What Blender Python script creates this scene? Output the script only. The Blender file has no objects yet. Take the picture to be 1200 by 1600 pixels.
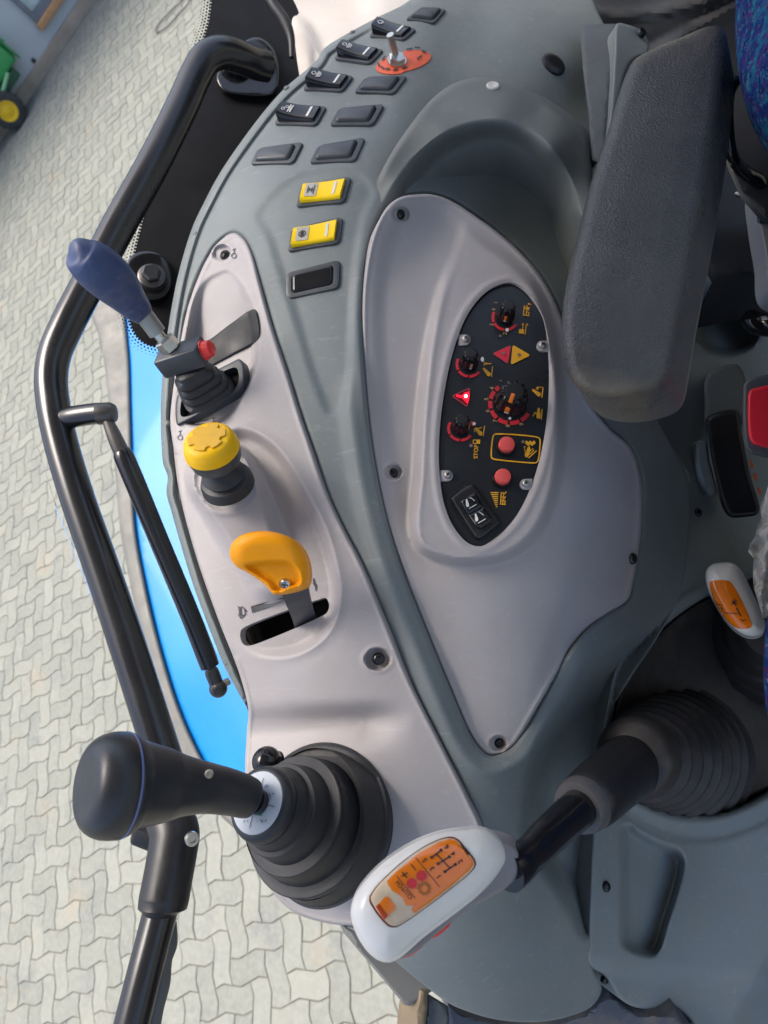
import bpy, bmesh, math, random
import numpy as np
from mathutils import Vector, Matrix
from mathutils.geometry import delaunay_2d_cdt, tessellate_polygon

random.seed(7)
S = bpy.context.scene
COL = S.collection
R = math.radians

# ------------------------------------------------------------------ camera
F = 1100.0            # focal length in photo pixels (photo 1200 x 1600)
CZ = 2.4              # eye height over the paving
zc = np.array([-.545, .314, .777]); zc /= np.linalg.norm(zc)
xc = np.array([1., 0, 0]); xc -= zc * xc.dot(zc); xc /= np.linalg.norm(xc)
yc = np.cross(zc, xc)
RW = np.array([xc, yc, zc])          # camera axes -> world axes
CAM = np.array([0., 0., CZ])


def PW(px, py, d):
    """world points for photo pixels at the given distance along the optical axis"""
    px = np.asarray(px, float); py = np.asarray(py, float); d = np.asarray(d, float)
    c = np.stack([(px - 600) / F * d, -(py - 800) / F * d, -d + 0 * px], -1)
    return c @ RW.T + CAM


def P(px, py, d):
    return Vector(PW(px, py, d))


def camvec(x, y, z):
    """camera space direction (right, up, towards the viewer) in world axes"""
    return Vector(RW @ np.array([x, y, z], float)).normalized()


def to_px(w):
    c = RW.T @ (np.array(w) - CAM)
    return 600 + F * c[0] / -c[2], 800 - F * c[1] / -c[2], -c[2]


def on_z(px, py, z):
    c = np.array([(px - 600) / F, -(py - 800) / F, -1.])
    r = RW @ c
    return Vector(CAM + r * (z - CZ) / r[2])


def on_plane(px, py, p0, n):
    c = np.array([(px - 600) / F, -(py - 800) / F, -1.])
    r = Vector(RW @ c); o = Vector(CAM)
    return o + r * ((Vector(p0) - o).dot(n) / r.dot(n))


cam = bpy.data.cameras.new('camera')
cam.sensor_fit = 'VERTICAL'; cam.sensor_height = 36; cam.lens = 36 * F / 1600
cam.clip_start = .02; cam.clip_end = 400
cam.dof.use_dof = True; cam.dof.focus_distance = .5; cam.dof.aperture_fstop = 13
co = bpy.data.objects.new('camera', cam); COL.objects.link(co)
M4 = Matrix(RW.tolist()).to_4x4(); M4.translation = CAM
co.matrix_world = M4
S.camera = co


# ------------------------------------------------------------------ fields
class Field:
    """thin plate spline through (px, py, depth) points"""
    def __init__(s, pts, lam=1e-4):
        p = np.array(pts, float)
        s.xy = p[:, :2] / 1000
        n = len(p)
        K = s.k(s.xy, s.xy) + lam * np.eye(n)
        Q = np.hstack([np.ones((n, 1)), s.xy])
        A = np.block([[K, Q], [Q.T, np.zeros((3, 3))]])
        s.w = np.linalg.solve(A, np.concatenate([p[:, 2], np.zeros(3)]))

    @staticmethod
    def k(a, b):
        r2 = ((a[:, None] - b[None]) ** 2).sum(-1)
        return .5 * r2 * np.log(r2 + 1e-12)

    def __call__(s, px, py):
        px = np.asarray(px, float); py = np.asarray(py, float)
        q = np.stack([px.ravel(), py.ravel()], -1) / 1000
        v = s.k(q, s.xy) @ s.w[:-3] + s.w[-3] + q @ s.w[-2:]
        return v.reshape(px.shape)


class Plane:
    """1/depth is linear in the photo: three (px, py, depth) points"""
    def __init__(s, *pts):
        A = np.array([[1, x, y] for x, y, d in pts], float)
        s.c = np.linalg.solve(A, np.array([1 / d for x, y, d in pts]))

    def __call__(s, px, py):
        return 1 / (s.c[0] + s.c[1] * np.asarray(px, float) + s.c[2] * np.asarray(py, float))


def normal(f, px, py, e=3.):
    a = PW(px + e, py, f(px + e, py)) - PW(px - e, py, f(px - e, py))
    b = PW(px, py - e, f(px, py - e)) - PW(px, py + e, f(px, py + e))
    return Vector(np.cross(a, b)).normalized()


def SP(f, px, py, off=0.):
    return P(px, py, float(f(np.float64(px), np.float64(py)))) + normal(f, px, py) * off


def cr(pts, closed=True, step=4.):
    """centripetal Catmull-Rom through pts, resampled at equal steps"""
    p = np.array(pts, float)
    n = len(p); out = []
    if closed:
        g = lambda i: p[i % n]; m = n
    else:
        e0 = 2 * p[0] - p[1]; e1 = 2 * p[-1] - p[-2]
        q = np.vstack([e0, p, e1]); g = lambda i: q[i + 1]; m = n - 1
    for i in range(m):
        a, b, c, d = g(i - 1), g(i), g(i + 1), g(i + 2)
        t0 = 0; t1 = t0 + max(np.linalg.norm(b - a), 1e-9) ** .5
        t2 = t1 + max(np.linalg.norm(c - b), 1e-9) ** .5; t3 = t2 + max(np.linalg.norm(d - c), 1e-9) ** .5
        for t in np.linspace(t1, t2, 13)[:-1]:
            A1 = (t1 - t) / (t1 - t0) * a + (t - t0) / (t1 - t0) * b
            A2 = (t2 - t) / (t2 - t1) * b + (t - t1) / (t2 - t1) * c
            A3 = (t3 - t) / (t3 - t2) * c + (t - t2) / (t3 - t2) * d
            B1 = (t2 - t) / (t2 - t0) * A1 + (t - t0) / (t2 - t0) * A2
            B2 = (t3 - t) / (t3 - t1) * A2 + (t - t1) / (t3 - t1) * A3
            out.append((t2 - t) / (t2 - t1) * B1 + (t - t1) / (t2 - t1) * B2)
    if not closed: out.append(p[-1])
    o = np.array(out + ([out[0]] if closed else []))
    L = np.concatenate([[0], np.cumsum(np.linalg.norm(np.diff(o[:, :2], axis=0), axis=1))])
    k = max(int(round(L[-1] / step)), 4)
    t = np.linspace(0, L[-1], k + 1)
    r = np.stack([np.interp(t, L, o[:, j]) for j in range(o.shape[1])], -1)
    return r[:-1] if closed else r


def inside(poly, x, y):
    c = np.zeros(x.shape, bool)
    a = poly; b = np.roll(poly, -1, 0)
    if x.size < 400:
        X = x.ravel()[:, None]; Y = y.ravel()[:, None]
        with np.errstate(divide='ignore', invalid='ignore'):
            m = ((a[:, 1] > Y) != (b[:, 1] > Y)) & (X < (b[:, 0] - a[:, 0]) * (Y - a[:, 1]) / (b[:, 1] - a[:, 1]) + a[:, 0])
        return (m.sum(1) % 2 == 1).reshape(x.shape)
    for (x0, y0), (x1, y1) in zip(a, b):
        if y0 == y1: continue
        m = ((y0 > y) != (y1 > y))
        c ^= m & (x < (x1 - x0) * (y - y0) / (y1 - y0) + x0)
    return c


def pdist(poly, x, y, closed=True):
    x = np.asarray(x, float); y = np.asarray(y, float)
    d = np.full(x.shape, 1e9)
    a = poly; b = np.roll(poly, -1, 0)
    if not closed: a = a[:-1]; b = b[:-1]
    if x.size < 400:
        X = x.ravel()[:, None]; Y = y.ravel()[:, None]; v = b - a
        t = np.clip(((X - a[:, 0]) * v[:, 0] + (Y - a[:, 1]) * v[:, 1]) / ((v * v).sum(1) + 1e-12), 0, 1)
        return np.sqrt(((X - a[:, 0] - t * v[:, 0]) ** 2 + (Y - a[:, 1] - t * v[:, 1]) ** 2).min(1)).reshape(x.shape)
    for (x0, y0), (x1, y1) in zip(a, b):
        vx, vy = x1 - x0, y1 - y0
        t = np.clip(((x - x0) * vx + (y - y0) * vy) / (vx * vx + vy * vy + 1e-12), 0, 1)
        d = np.minimum(d, (x - x0 - t * vx) ** 2 + (y - y0 - t * vy) ** 2)
    return np.sqrt(d)


def sdist(poly, x, y):
    """signed distance in photo pixels, positive inside"""
    x = np.asarray(x, float); y = np.asarray(y, float)
    d = pdist(poly, x, y)
    return np.where(inside(poly, x, y), d, -d)


def ss(t):
    t = np.clip(t, 0, 1)
    return t * t * (3 - 2 * t)


def lineparam(x, y, a, b):
    vx, vy = b[0] - a[0], b[1] - a[1]; L = vx * vx + vy * vy
    t = ((x - a[0]) * vx + (y - a[1]) * vy) / L
    tc = np.clip(t, 0, 1)
    return tc, np.hypot(x - a[0] - tc * vx, y - a[1] - tc * vy)


# ------------------------------------------------------------------ mesh building
class MB:
    def __init__(s): s.v = []; s.f = []; s.m = []; s.cur = 0

    def add(s, vs, fs):
        o = len(s.v); s.v += [Vector(q) for q in vs]
        s.f += [tuple(i + o for i in f) for f in fs]; s.m += [s.cur] * len(fs)

    def mat(s, i): s.cur = i; return s

    def tube(s, pts, rad, n=20, cap=True):
        """tube through world points with a radius for each"""
        pts = [Vector(p) for p in pts]; N = len(pts)
        tan = [(pts[min(i + 1, N - 1)] - pts[max(i - 1, 0)]) for i in range(N)]
        for i in range(N):
            if tan[i].length < 1e-9: tan[i] = tan[i - 1].copy() if i else Vector((0, 0, 1))
            tan[i].normalize()
        u = tan[0].orthogonal().normalized(); vs = []; fs = []
        for i in range(N):
            if i: u = (tan[i - 1].rotation_difference(tan[i])) @ u
            u = (u - tan[i] * u.dot(tan[i])).normalized()
            w = tan[i].cross(u)
            for k in range(n):
                a = 2 * math.pi * k / n
                vs.append(pts[i] + (u * math.cos(a) + w * math.sin(a)) * rad[i])
        for i in range(N - 1):
            for k in range(n):
                a = i * n + k; b = i * n + (k + 1) % n
                fs.append((a, b, b + n, a + n))
        if cap:
            fs.append(tuple(range(n - 1, -1, -1))); fs.append(tuple(range((N - 1) * n, N * n)))
        s.add(vs, fs); return s

    def lathe(s, o, ax, prof, n=32, flute=0, amp=0., fl0=0, fl1=99):
        """profile of (height, radius) pairs turned round the axis through o"""
        o = Vector(o); ax = Vector(ax).normalized(); u = ax.orthogonal().normalized(); w = ax.cross(u)
        vs = []; fs = []
        for j, (h, r) in enumerate(prof):
            for k in range(n):
                a = 2 * math.pi * k / n
                q = r * (1 + (amp * math.cos(flute * a) if flute and fl0 <= j <= fl1 else 0))
                vs.append(o + ax * h + (u * math.cos(a) + w * math.sin(a)) * q)
        for j in range(len(prof) - 1):
            for k in range(n):
                a = j * n + k; b = j * n + (k + 1) % n
                fs.append((a, b, b + n, a + n))
        fs.append(tuple(range(n - 1, -1, -1))); fs.append(tuple(range((len(prof) - 1) * n, len(prof) * n)))
        s.add(vs, fs); return s

    def loft(s, loops, cap0=True, cap1=True):
        n = len(loops[0]); vs = [q for l in loops for q in l]; fs = []
        for j in range(len(loops) - 1):
            for k in range(n):
                a = j * n + k; b = j * n + (k + 1) % n
                fs.append((a, b, b + n, a + n))
        if cap0: fs.append(tuple(range(n - 1, -1, -1)))
        if cap1: fs.append(tuple(range((len(loops) - 1) * n, len(loops) * n)))
        s.add(vs, fs); return s

    def box(s, o, ex, ey, ez, bev=0.):
        """box centred on o with half axes ex, ey, ez"""
        o = Vector(o); ex, ey, ez = Vector(ex), Vector(ey), Vector(ez)
        if bev <= 0:
            L = []
            for h in (-1, 1):
                L.append([o + ex * a + ey * b + ez * h for a, b in ((-1, -1), (1, -1), (1, 1), (-1, 1))])
            return s.loft(L)
        def ring(h, inset):
            lx, ly = ex.length, ey.length; ux, uy = ex / lx, ey / ly; out = []
            r = min(bev, lx * .95, ly * .95)
            for cx, cy, a0 in ((1, 1, 0), (-1, 1, 90), (-1, -1, 180), (1, -1, 270)):
                for t in (0, 30, 60, 90):
                    a = R(a0 + t); rr = max(r - inset, 1e-5)
                    out.append(o + ux * (cx * (lx - r) + rr * math.cos(a)) + uy * (cy * (ly - r) + rr * math.sin(a)) + ez.normalized() * h)
            return out
        H = ez.length; b = min(bev, H * .9)
        L = [ring(-H, b * .9), ring(-H + b * .3, b * .3), ring(-H + b, 0), ring(H - b, 0), ring(H - b * .3, b * .3), ring(H, b * .9)]
        return s.loft(L)

    def stroke(s, f, pts, w, off=.0004):
        """flat printed line on surface f along photo points, w pixels wide"""
        p = [np.array(q, float) for q in pts]
        if len(p) < 12:
            r = [p[0]]
            for a, b in zip(p[:-1], p[1:]):
                k = max(int(np.linalg.norm(b - a) / 4.), 1); r += [a + (b - a) * (i + 1) / k for i in range(k)]
            p = r
        L = []; N = len(p)
        for i in range(N):
            t = p[min(i + 1, N - 1)] - p[max(i - 1, 0)]; t = t / (np.linalg.norm(t) + 1e-9)
            nn = np.array([-t[1], t[0]]) * w / 2
            L.append((p[i] + nn, p[i] - nn))
        vs = [SP(f, *q, off) for pr in L for q in pr]
        s.add(vs, [(2 * i, 2 * i + 1, 2 * i + 3, 2 * i + 2) for i in range(N - 1)]); return s

    def poly(s, f, pts, off=.0004):
        q = [Vector((a, -b, 0)) for a, b in pts]
        tr = tessellate_polygon([q])
        s.add([SP(f, a, b, off) for a, b in pts], [tuple(t) for t in tr]); return s

    def disc(s, f, c, r, off=.0004, n=20, ry=None):
        return s.poly(f, [(c[0] + r * math.cos(2 * math.pi * k / n), c[1] + (ry or r) * math.sin(2 * math.pi * k / n)) for k in range(n)], off)

    def arc(s, f, c, r, w, a0, a1, off=.0004, ky=1.):
        n = max(int(abs(a1 - a0) / 6), 2)
        return s.stroke(f, [(c[0] + r * math.cos(R(a0 + (a1 - a0) * i / n)), c[1] + ky * r * math.sin(R(a0 + (a1 - a0) * i / n))) for i in range(n + 1)], w, off)

    def text(s, f, txt, o, right, h, up=None, off=.0005, bold=0.):
        """printed text centred at photo pixel o; right = reading direction in the photo, h = letter height in px"""
        cu = bpy.data.curves.new('t', 'FONT'); cu.body = txt; cu.align_x = 'CENTER'; cu.align_y = 'CENTER'
        cu.resolution_u = 3; cu.offset = bold
        ob = bpy.data.objects.new('t', cu); COL.objects.link(ob)
        dg = bpy.context.evaluated_depsgraph_get(); me = bpy.data.meshes.new_from_object(ob.evaluated_get(dg))
        r = np.array(right, float); r /= np.linalg.norm(r)
        u = np.array(up, float) / np.linalg.norm(up) if up is not None else np.array([r[1], -r[0]])
        sc = h / .72
        vs = []
        for v in me.vertices:
            q = np.array(o, float) + r * v.co.x * sc + u * v.co.y * sc
            vs.append(SP(f, q[0], q[1], off))
        s.add(vs, [tuple(p.vertices) for p in me.polygons])
        bpy.data.objects.remove(ob); bpy.data.curves.remove(cu); bpy.data.meshes.remove(me)
        return s

    def build(s, name, mats, parent=None, loc=None, sharp=38, smooth=True, recalc=True):
        me = bpy.data.meshes.new(name)
        if parent is not None: base = Vector(parent['base'])
        else: base = Vector(loc) if loc is not None else Vector(np.mean(np.array([tuple(v) for v in s.v]), 0))
        me.from_pydata([v - base for v in s.v], [], s.f)
        if not isinstance(mats, (list, tuple)): mats = [mats]
        for m in mats: me.materials.append(m)
        me.polygons.foreach_set('material_index', s.m)
        if recalc:
            b = bmesh.new(); b.from_mesh(me); bmesh.ops.recalc_face_normals(b, faces=b.faces); b.to_mesh(me); b.free()
        me.polygons.foreach_set('use_smooth', [smooth] * len(me.polygons))
        if smooth: me.set_sharp_from_angle(angle=R(sharp))
        me.update()
        o = bpy.data.objects.new(name, me); COL.objects.link(o)
        if parent is not None:
            o.parent = parent; o['base'] = tuple(base)
        else:
            o.location = base; o['base'] = tuple(base)
        ALL.append(o)
        return o


ALL = []


def sheet(mb, outline, dfn, step=6., holes=(), rpx=0., rm=0., skirt=.02, sdir=None, back=False, smooth=True, rows=()):
    """a moulded surface: outline and depth over the photo, rounded rim, side walls of the given depth"""
    po = cr(outline, True, step * .7) if smooth else np.array(outline, float)
    hs = [cr(h, True, min(step, 4.) * .8) for h in holes]
    x0, y0 = po.min(0); x1, y1 = po.max(0)
    gx, gy = np.meshgrid(np.arange(x0, x1, step), np.arange(y0, y1, step * .87))
    gx = gx + (np.arange(gx.shape[0]) % 2)[:, None] * step / 2
    gx = gx.ravel(); gy = gy.ravel()
    sd = sdist(po, gx, gy); k = sd > (max(rpx, step * .5) if rpx else step * .45)
    gx, gy = gx[k], gy[k]
    pts = [np.stack([gx, gy], -1)]
    if rpx:
        for fr in (.04, .14, .3, .5, .75, 1.):
            t = np.roll(po, -1, 0) - np.roll(po, 1, 0); t /= np.linalg.norm(t, axis=1)[:, None] + 1e-9
            nn = np.stack([-t[:, 1], t[:, 0]], -1)
            q = po + nn * rpx * fr
            if sdist(po, q[:, 0], q[:, 1]).mean() < 0: q = po - nn * rpx * fr
            s2 = sdist(po, q[:, 0], q[:, 1])
            pts.append(q[s2 > rpx * fr * .93])
    ip = np.vstack(pts)
    # rows of points along features (polyline, offsets in px, closed) so that narrow grooves stay crisp
    for q, offs, cl in rows:
        q = np.asarray(q, float)
        t = np.roll(q, -1, 0) - np.roll(q, 1, 0)
        if not cl: t[0] = q[1] - q[0]; t[-1] = q[-1] - q[-2]
        t /= np.linalg.norm(t, axis=1)[:, None] + 1e-9
        nn = np.stack([-t[:, 1], t[:, 0]], -1)
        dd = pdist(q, ip[:, 0], ip[:, 1], cl)
        lim = max(abs(o) for o in offs) + step * .4
        if min(offs) >= 0 or max(offs) <= 0:
            pass
        ip = ip[dd > lim]
        for o in offs:
            r = q + nn * o
            r = r[np.abs(pdist(q, r[:, 0], r[:, 1], cl) - abs(o)) < .25]
            r = r[sdist(po, r[:, 0], r[:, 1]) > 1.]
            ip = np.vstack([ip, r])
    for h in hs:
        ip = ip[sdist(h, ip[:, 0], ip[:, 1]) < -1.2]
    V = list(map(tuple, po)); E = [(i, (i + 1) % len(po)) for i in range(len(po))]
    for h in hs:
        o = len(V); V += list(map(tuple, h)); E += [(o + i, o + (i + 1) % len(h)) for i in range(len(h))]
    V += list(map(tuple, ip))
    vo, eo, fo, *_ = delaunay_2d_cdt([Vector((a, -b)) for a, b in V], E, [], 0, 1e-4)
    xy = np.array([(v.x, -v.y) for v in vo])
    tri = np.array([f for f in fo if len(f) == 3])
    c = xy[tri].mean(1)
    keep = inside(po, c[:, 0], c[:, 1])
    for h in hs: keep &= ~inside(h, c[:, 0], c[:, 1])
    tri = tri[keep]
    d = dfn(xy[:, 0], xy[:, 1])
    if rpx:
        t = np.clip(sdist(po, xy[:, 0], xy[:, 1]) / rpx, 0, 1)
        d = d + rm * (1 - np.sqrt(np.clip(1 - (1 - t) ** 2, 0, 1)))
    W = PW(xy[:, 0], xy[:, 1], d)
    used = np.unique(tri); mp = {int(u): i for i, u in enumerate(used)}
    W = W[used]; tri = [tuple(mp[int(i)] for i in t) for t in tri]
    fs = list(tri)
    cnt = {}
    for t in tri:
        for a, b in ((t[0], t[1]), (t[1], t[2]), (t[2], t[0])):
            cnt[(a, b)] = cnt.get((a, b), 0) + 1
    be = [(a, b) for (a, b) in cnt if (b, a) not in cnt]
    vs = [Vector(w) for w in W]
    if skirt:
        if sdir is None:
            n = np.zeros(3)
            for t in tri[::7]:
                n += np.cross(W[t[1]] - W[t[0]], W[t[2]] - W[t[0]])
            n /= np.linalg.norm(n)
            if n.dot(W.mean(0) - CAM) < 0: n = -n
            sdir = Vector(n)
        new = {}
        if back:
            for i in range(len(W)): new[i] = len(vs); vs.append(Vector(W[i]) + Vector(sdir) * skirt)
            fs += [tuple(new[i] for i in reversed(t)) for t in tri]
        else:
            for e in be:
                for i in e:
                    if i not in new: new[i] = len(vs); vs.append(vs[i] + Vector(sdir) * skirt)
        fs += [(b, a, new[a], new[b]) for a, b in be]
    mb.add(vs, fs)
    return po


def wpath(pts, step=6.):
    """smooth path: (px, py, depth, radius px) -> world points and metric radii"""
    q = cr(pts, False, step)
    return [P(a, b, d) for a, b, d, r in q], [r * d / F for a, b, d, r in q]


def thing(name, label, cat, loc, group=None):
    o = bpy.data.objects.new(name, None); COL.objects.link(o)
    o.empty_display_size = .02
    o.location = Vector(loc); o['base'] = tuple(Vector(loc)); o['label'] = label; o['category'] = cat
    if group: o['group'] = group
    ALL.append(o)
    return o


def tag(o, label, cat, group=None):
    o['label'] = label; o['category'] = cat
    if group: o['group'] = group
    return o


# ------------------------------------------------------------------ materials
def mat(name, col, rough=.5, metal=0., var=.12, vs=18., bump=.0, bs=900., spec=.5, dust=0., dcol=(.30, .26, .21), ds=22.,
        bd=.0006, coat=0., emit=None, es=0., trans=0., rvar=.12, scratch=0.):
    m = bpy.data.materials.new(name); m.use_nodes = True
    nt = m.node_tree; N = nt.nodes; L = nt.links; b = N['Principled BSDF']
    tc = N.new('ShaderNodeTexCoord')
    def noise(sc, det=4., w=.55):
        n = N.new('ShaderNodeTexNoise'); n.inputs['Scale'].default_value = sc; n.inputs['Detail'].default_value = det
        n.inputs['Roughness'].default_value = w; L.new(tc.outputs['Object'], n.inputs['Vector']); return n
    def mr(src, a, b_, c, d):
        n = N.new('ShaderNodeMapRange'); n.inputs[1].default_value = a; n.inputs[2].default_value = b_
        n.inputs[3].default_value = c; n.inputs[4].default_value = d; L.new(src, n.inputs[0]); return n
    n1 = noise(vs)
    v = mr(n1.outputs['Fac'], .3, .7, 1 - var, 1 + var)
    mx = N.new('ShaderNodeVectorMath'); mx.operation = 'SCALE'; mx.inputs[0].default_value = col[:3]
    L.new(v.outputs[0], mx.inputs['Scale']); cs = mx.outputs[0]
    if dust > 0:
        n2 = noise(ds, 6., .65); dm = mr(n2.outputs['Fac'], .48, .72, 0, dust)
        mi = N.new('ShaderNodeMix'); mi.data_type = 'RGBA'; L.new(dm.outputs[0], mi.inputs[0])
        L.new(cs, mi.inputs[6]); mi.inputs[7].default_value = (*dcol, 1); cs = mi.outputs[2]
    if scratch > 0:
        for rot, sc in ((.6, 60.), (-.9, 75.), (2.0, 50.)):
            mp = N.new('ShaderNodeMapping'); mp.inputs['Rotation'].default_value = (rot * .7, rot * .4, rot); mp.inputs['Scale'].default_value = (1., 16., 16.)
            L.new(tc.outputs['Object'], mp.inputs[0]); ns = N.new('ShaderNodeTexNoise'); ns.inputs['Scale'].default_value = sc * .22; ns.inputs['Detail'].default_value = 3.
            L.new(mp.outputs[0], ns.inputs['Vector']); q = mr(ns.outputs['Fac'], .655, .70, 0, scratch)
            mi = N.new('ShaderNodeMix'); mi.data_type = 'RGBA'; L.new(q.outputs[0], mi.inputs[0]); L.new(cs, mi.inputs[6])
            mi.inputs[7].default_value = (min(col[0] * 1.5 + .04, .8), min(col[1] * 1.5 + .04, .8), min(col[2] * 1.5 + .04, .8), 1); cs = mi.outputs[2]
    L.new(cs, b.inputs['Base Color'])
    n3 = noise(vs * 1.7, 5.)
    rr = mr(n3.outputs['Fac'], .3, .7, max(rough - rvar, .02), min(rough + rvar, 1)); L.new(rr.outputs[0], b.inputs['Roughness'])
    b.inputs['Metallic'].default_value = metal
    b.inputs['Specular IOR Level'].default_value = spec
    if coat: b.inputs['Coat Weight'].default_value = coat; b.inputs['Coat Roughness'].default_value = .06
    if trans: b.inputs['Transmission Weight'].default_value = trans
    if emit: b.inputs['Emission Color'].default_value = (*emit, 1); b.inputs['Emission Strength'].default_value = es
    if bump > 0:
        n4 = noise(bs, 2.); bp = N.new('ShaderNodeBump'); bp.inputs['Strength'].default_value = bump
        bp.inputs['Distance'].default_value = bd; L.new(n4.outputs['Fac'], bp.inputs['Height'])
        L.new(bp.outputs[0], b.inputs['Normal'])
    return m


G_SHELL = mat('shell_grey_plastic', (.166, .192, .194), .54, bump=.35, bs=1300, scratch=.22, dust=.28, dcol=(.26, .25, .21), var=.05, vs=9)
G_ARCH = mat('arch_grey_plastic', (.150, .165, .158), .56, scratch=.15, bump=.35, bs=1500, dust=.25, dcol=(.24, .22, .18), var=.06, vs=9)
G_FLOOR = mat('floor_grey_plastic', (.205, .240, .246), .52, bump=.35, bs=1300, scratch=.2, dust=.35, dcol=(.25, .22, .17), var=.06, vs=9)
LILAC = mat('lilac_plastic', (.395, .368, .364), .52, bump=.32, bs=1400, scratch=.10, dust=.26, dcol=(.35, .30, .26), var=.05, vs=8)
BLK = mat('black_plastic', (.014, .014, .016), .38, bump=.15, bs=1200, dust=.15, dcol=(.06, .055, .05))
BLKG = mat('gloss_black', (.010, .010, .012), .13, rvar=.06, dust=.10, dcol=(.05, .045, .04))
BEZ = mat('bezel_charcoal', (.045, .052, .060), .45, bump=.12, dust=.2, dcol=(.14, .13, .12))
RUB = mat('black_rubber', (.024, .0245, .027), .50, bump=.2, bs=700, dust=.25, dcol=(.055, .052, .05))
RUBD = mat('dusty_rubber', (.030, .027, .026), .50, bump=.3, bs=500, dust=.55, dcol=(.095, .080, .065))
GRIP = mat('grip_grey', (.021, .024, .029), .40, bump=.12, dust=.1, dcol=(.07, .07, .07))
TUBE = mat('black_painted_tube', (.010, .0105, .013), .25, rvar=.05, dust=.12, dcol=(.04, .034, .03), ds=40, spec=.7)
STEEL = mat('zinc_steel', (.55, .54, .50), .32, metal=1., rvar=.1, dust=.3, dcol=(.30, .24, .16), ds=120)
STEELD = mat('dark_steel', (.10, .10, .10), .35, metal=.8, dust=.35, dcol=(.16, .10, .05), ds=90)
SCREW = mat('screw_black_oxide', (.05, .05, .055), .28, metal=.9, dust=.2)
YEL = mat('yellow_plastic', (1.0, .66, .0), .40, spec=.35, var=.05, dust=.06, dcol=(.5, .35, .1))
YELK = mat('knob_yellow', (.92, .52, .0), .46, var=.08, spec=.35, dust=.25, dcol=(.50, .33, .06), bump=.1)
ORA = mat('handle_orange', (1.0, .37, .0), .46, var=.06, bump=.1, spec=.3, dust=.10, dcol=(.6, .25, .03))
BLU = mat('grip_blue', (.036, .062, .165), .46, var=.18, scratch=.3, dust=.55, dcol=(.13, .145, .19), bump=.1, ds=45)
RED = mat('red_button', (.80, .045, .04), .4, var=.05, dust=.08)
COR = mat('coral_button', (.76, .095, .085), .45, var=.04)
BUCK = mat('buckle_red', (.88, .03, .05), .35, var=.05)
WHT = mat('white_gloss_plastic', (.78, .77, .73), .22, rvar=.08, var=.025, coat=.3, dust=.05, dcol=(.55, .5, .42))
WGR = mat('warm_grey_base', (.23, .22, .23), .5)
AMB = mat('amber_insert', (.80, .19, .006), .14, rvar=.05, var=.10, vs=30, coat=.6)
AMBC = mat('cream_clear_insert', (.62, .50, .36), .15, var=.18, vs=60, coat=.6, dust=.4, dcol=(.45, .33, .12), ds=80)
INK = mat('black_print', (.02, .02, .022), .5)
INKG = mat('grey_print', (.045, .047, .055), .6)
INKY = mat('amber_print', (.80, .40, .02), .5, var=.15, vs=300)
INKT = mat('tan_numerals', (.38, .27, .12), .5, var=.2, vs=300)
INKR = mat('red_print', (.62, .025, .04), .45, var=.08)
INKW = mat('white_print', (.75, .75, .74), .5)
INKB = mat('blue_print', (.02, .04, .45), .5)
INKGR = mat('green_print', (.02, .40, .17), .5)
DISCW = mat('white_sticker', (.50, .55, .61), .35, var=.02)
PLATE = mat('panel_black_film', (.0115, .0145, .0195), .34, rvar=.08, dust=.25, dcol=(.03, .034, .038), bump=.08)
LEDR = mat('lit_red_lamp', (.8, .01, .03), .3, emit=(1, .008, .03), es=.55)
LEDW = mat('lit_lamp_core', (1, .6, .6), .3, emit=(1, .45, .45), es=3.5)
ARM = mat('armrest_vinyl', (.076, .073, .071), .30, bump=1., bd=.0008, bs=760, dust=.12, dcol=(.17, .155, .135), rvar=.1, var=.1)
DARK = mat('dark_trim', (.018, .019, .022), .5, dust=.3, dcol=(.06, .05, .04))
VOID = mat('cavity_shade_black', (.004, .004, .004), .9)  # near-black colour standing in for shade inside openings and screw slots
FRIT = mat('black_frit', (.004, .004, .005), .6, spec=.2, var=.3, dust=.2, dcol=(.012, .011, .010))
BEIGE = mat('beige_trim', (.50, .46, .42), .6, var=.05, dust=.3, dcol=(.42, .35, .28))
PAD = mat('orange_decal', (.80, .13, .05), .5, dust=.25, dcol=(.50, .12, .06), ds=160)
BODY = mat('blue_paint', (.0, .205, .62), .42, rvar=.03, var=.06, vs=4, coat=.22, spec=.25, dust=.10, dcol=(.10, .36, .66), ds=9)
FTRIM = mat('fender_rubber_trim', (.15, .147, .132), .6, dust=.3)

SKY = .10; SUN = 1.2; SUNA = 30; EXPO = 1.6; PAVE_ROT = 14

# ================================================================== light
w = bpy.data.worlds.new('World'); S.world = w; w.use_nodes = True
nt = w.node_tree; bg = nt.nodes['Background']
sky = nt.nodes.new('ShaderNodeTexSky'); sky.sky_type = 'NISHITA'; sky.sun_disc = False
SUN_DIR = Vector((-.22, .28, 1.)).normalized()      # towards the sun: outboard side, high
sky.sun_elevation = math.asin(SUN_DIR.z); sky.sun_rotation = math.atan2(SUN_DIR.x, SUN_DIR.y)
sky.dust_density = 5.; sky.air_density = 1.
nt.links.new(sky.outputs[0], bg.inputs[0]); bg.inputs[1].default_value = SKY
sl = bpy.data.lights.new('sun', 'SUN'); sl.energy = SUN; sl.angle = R(SUNA); sl.color = (1, .95, .88)
so = bpy.data.objects.new('sun', sl); COL.objects.link(so)
so.rotation_euler = SUN_DIR.to_track_quat('Z', 'Y').to_euler()
S.view_settings.view_transform = 'Standard'; S.view_settings.look = 'None'
S.view_settings.gamma = 1; S.view_settings.exposure = EXPO; S.view_settings.use_curve_mapping = False
S.cycles.max_bounces = 8; S.cycles.transparent_max_bounces = 12

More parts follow.
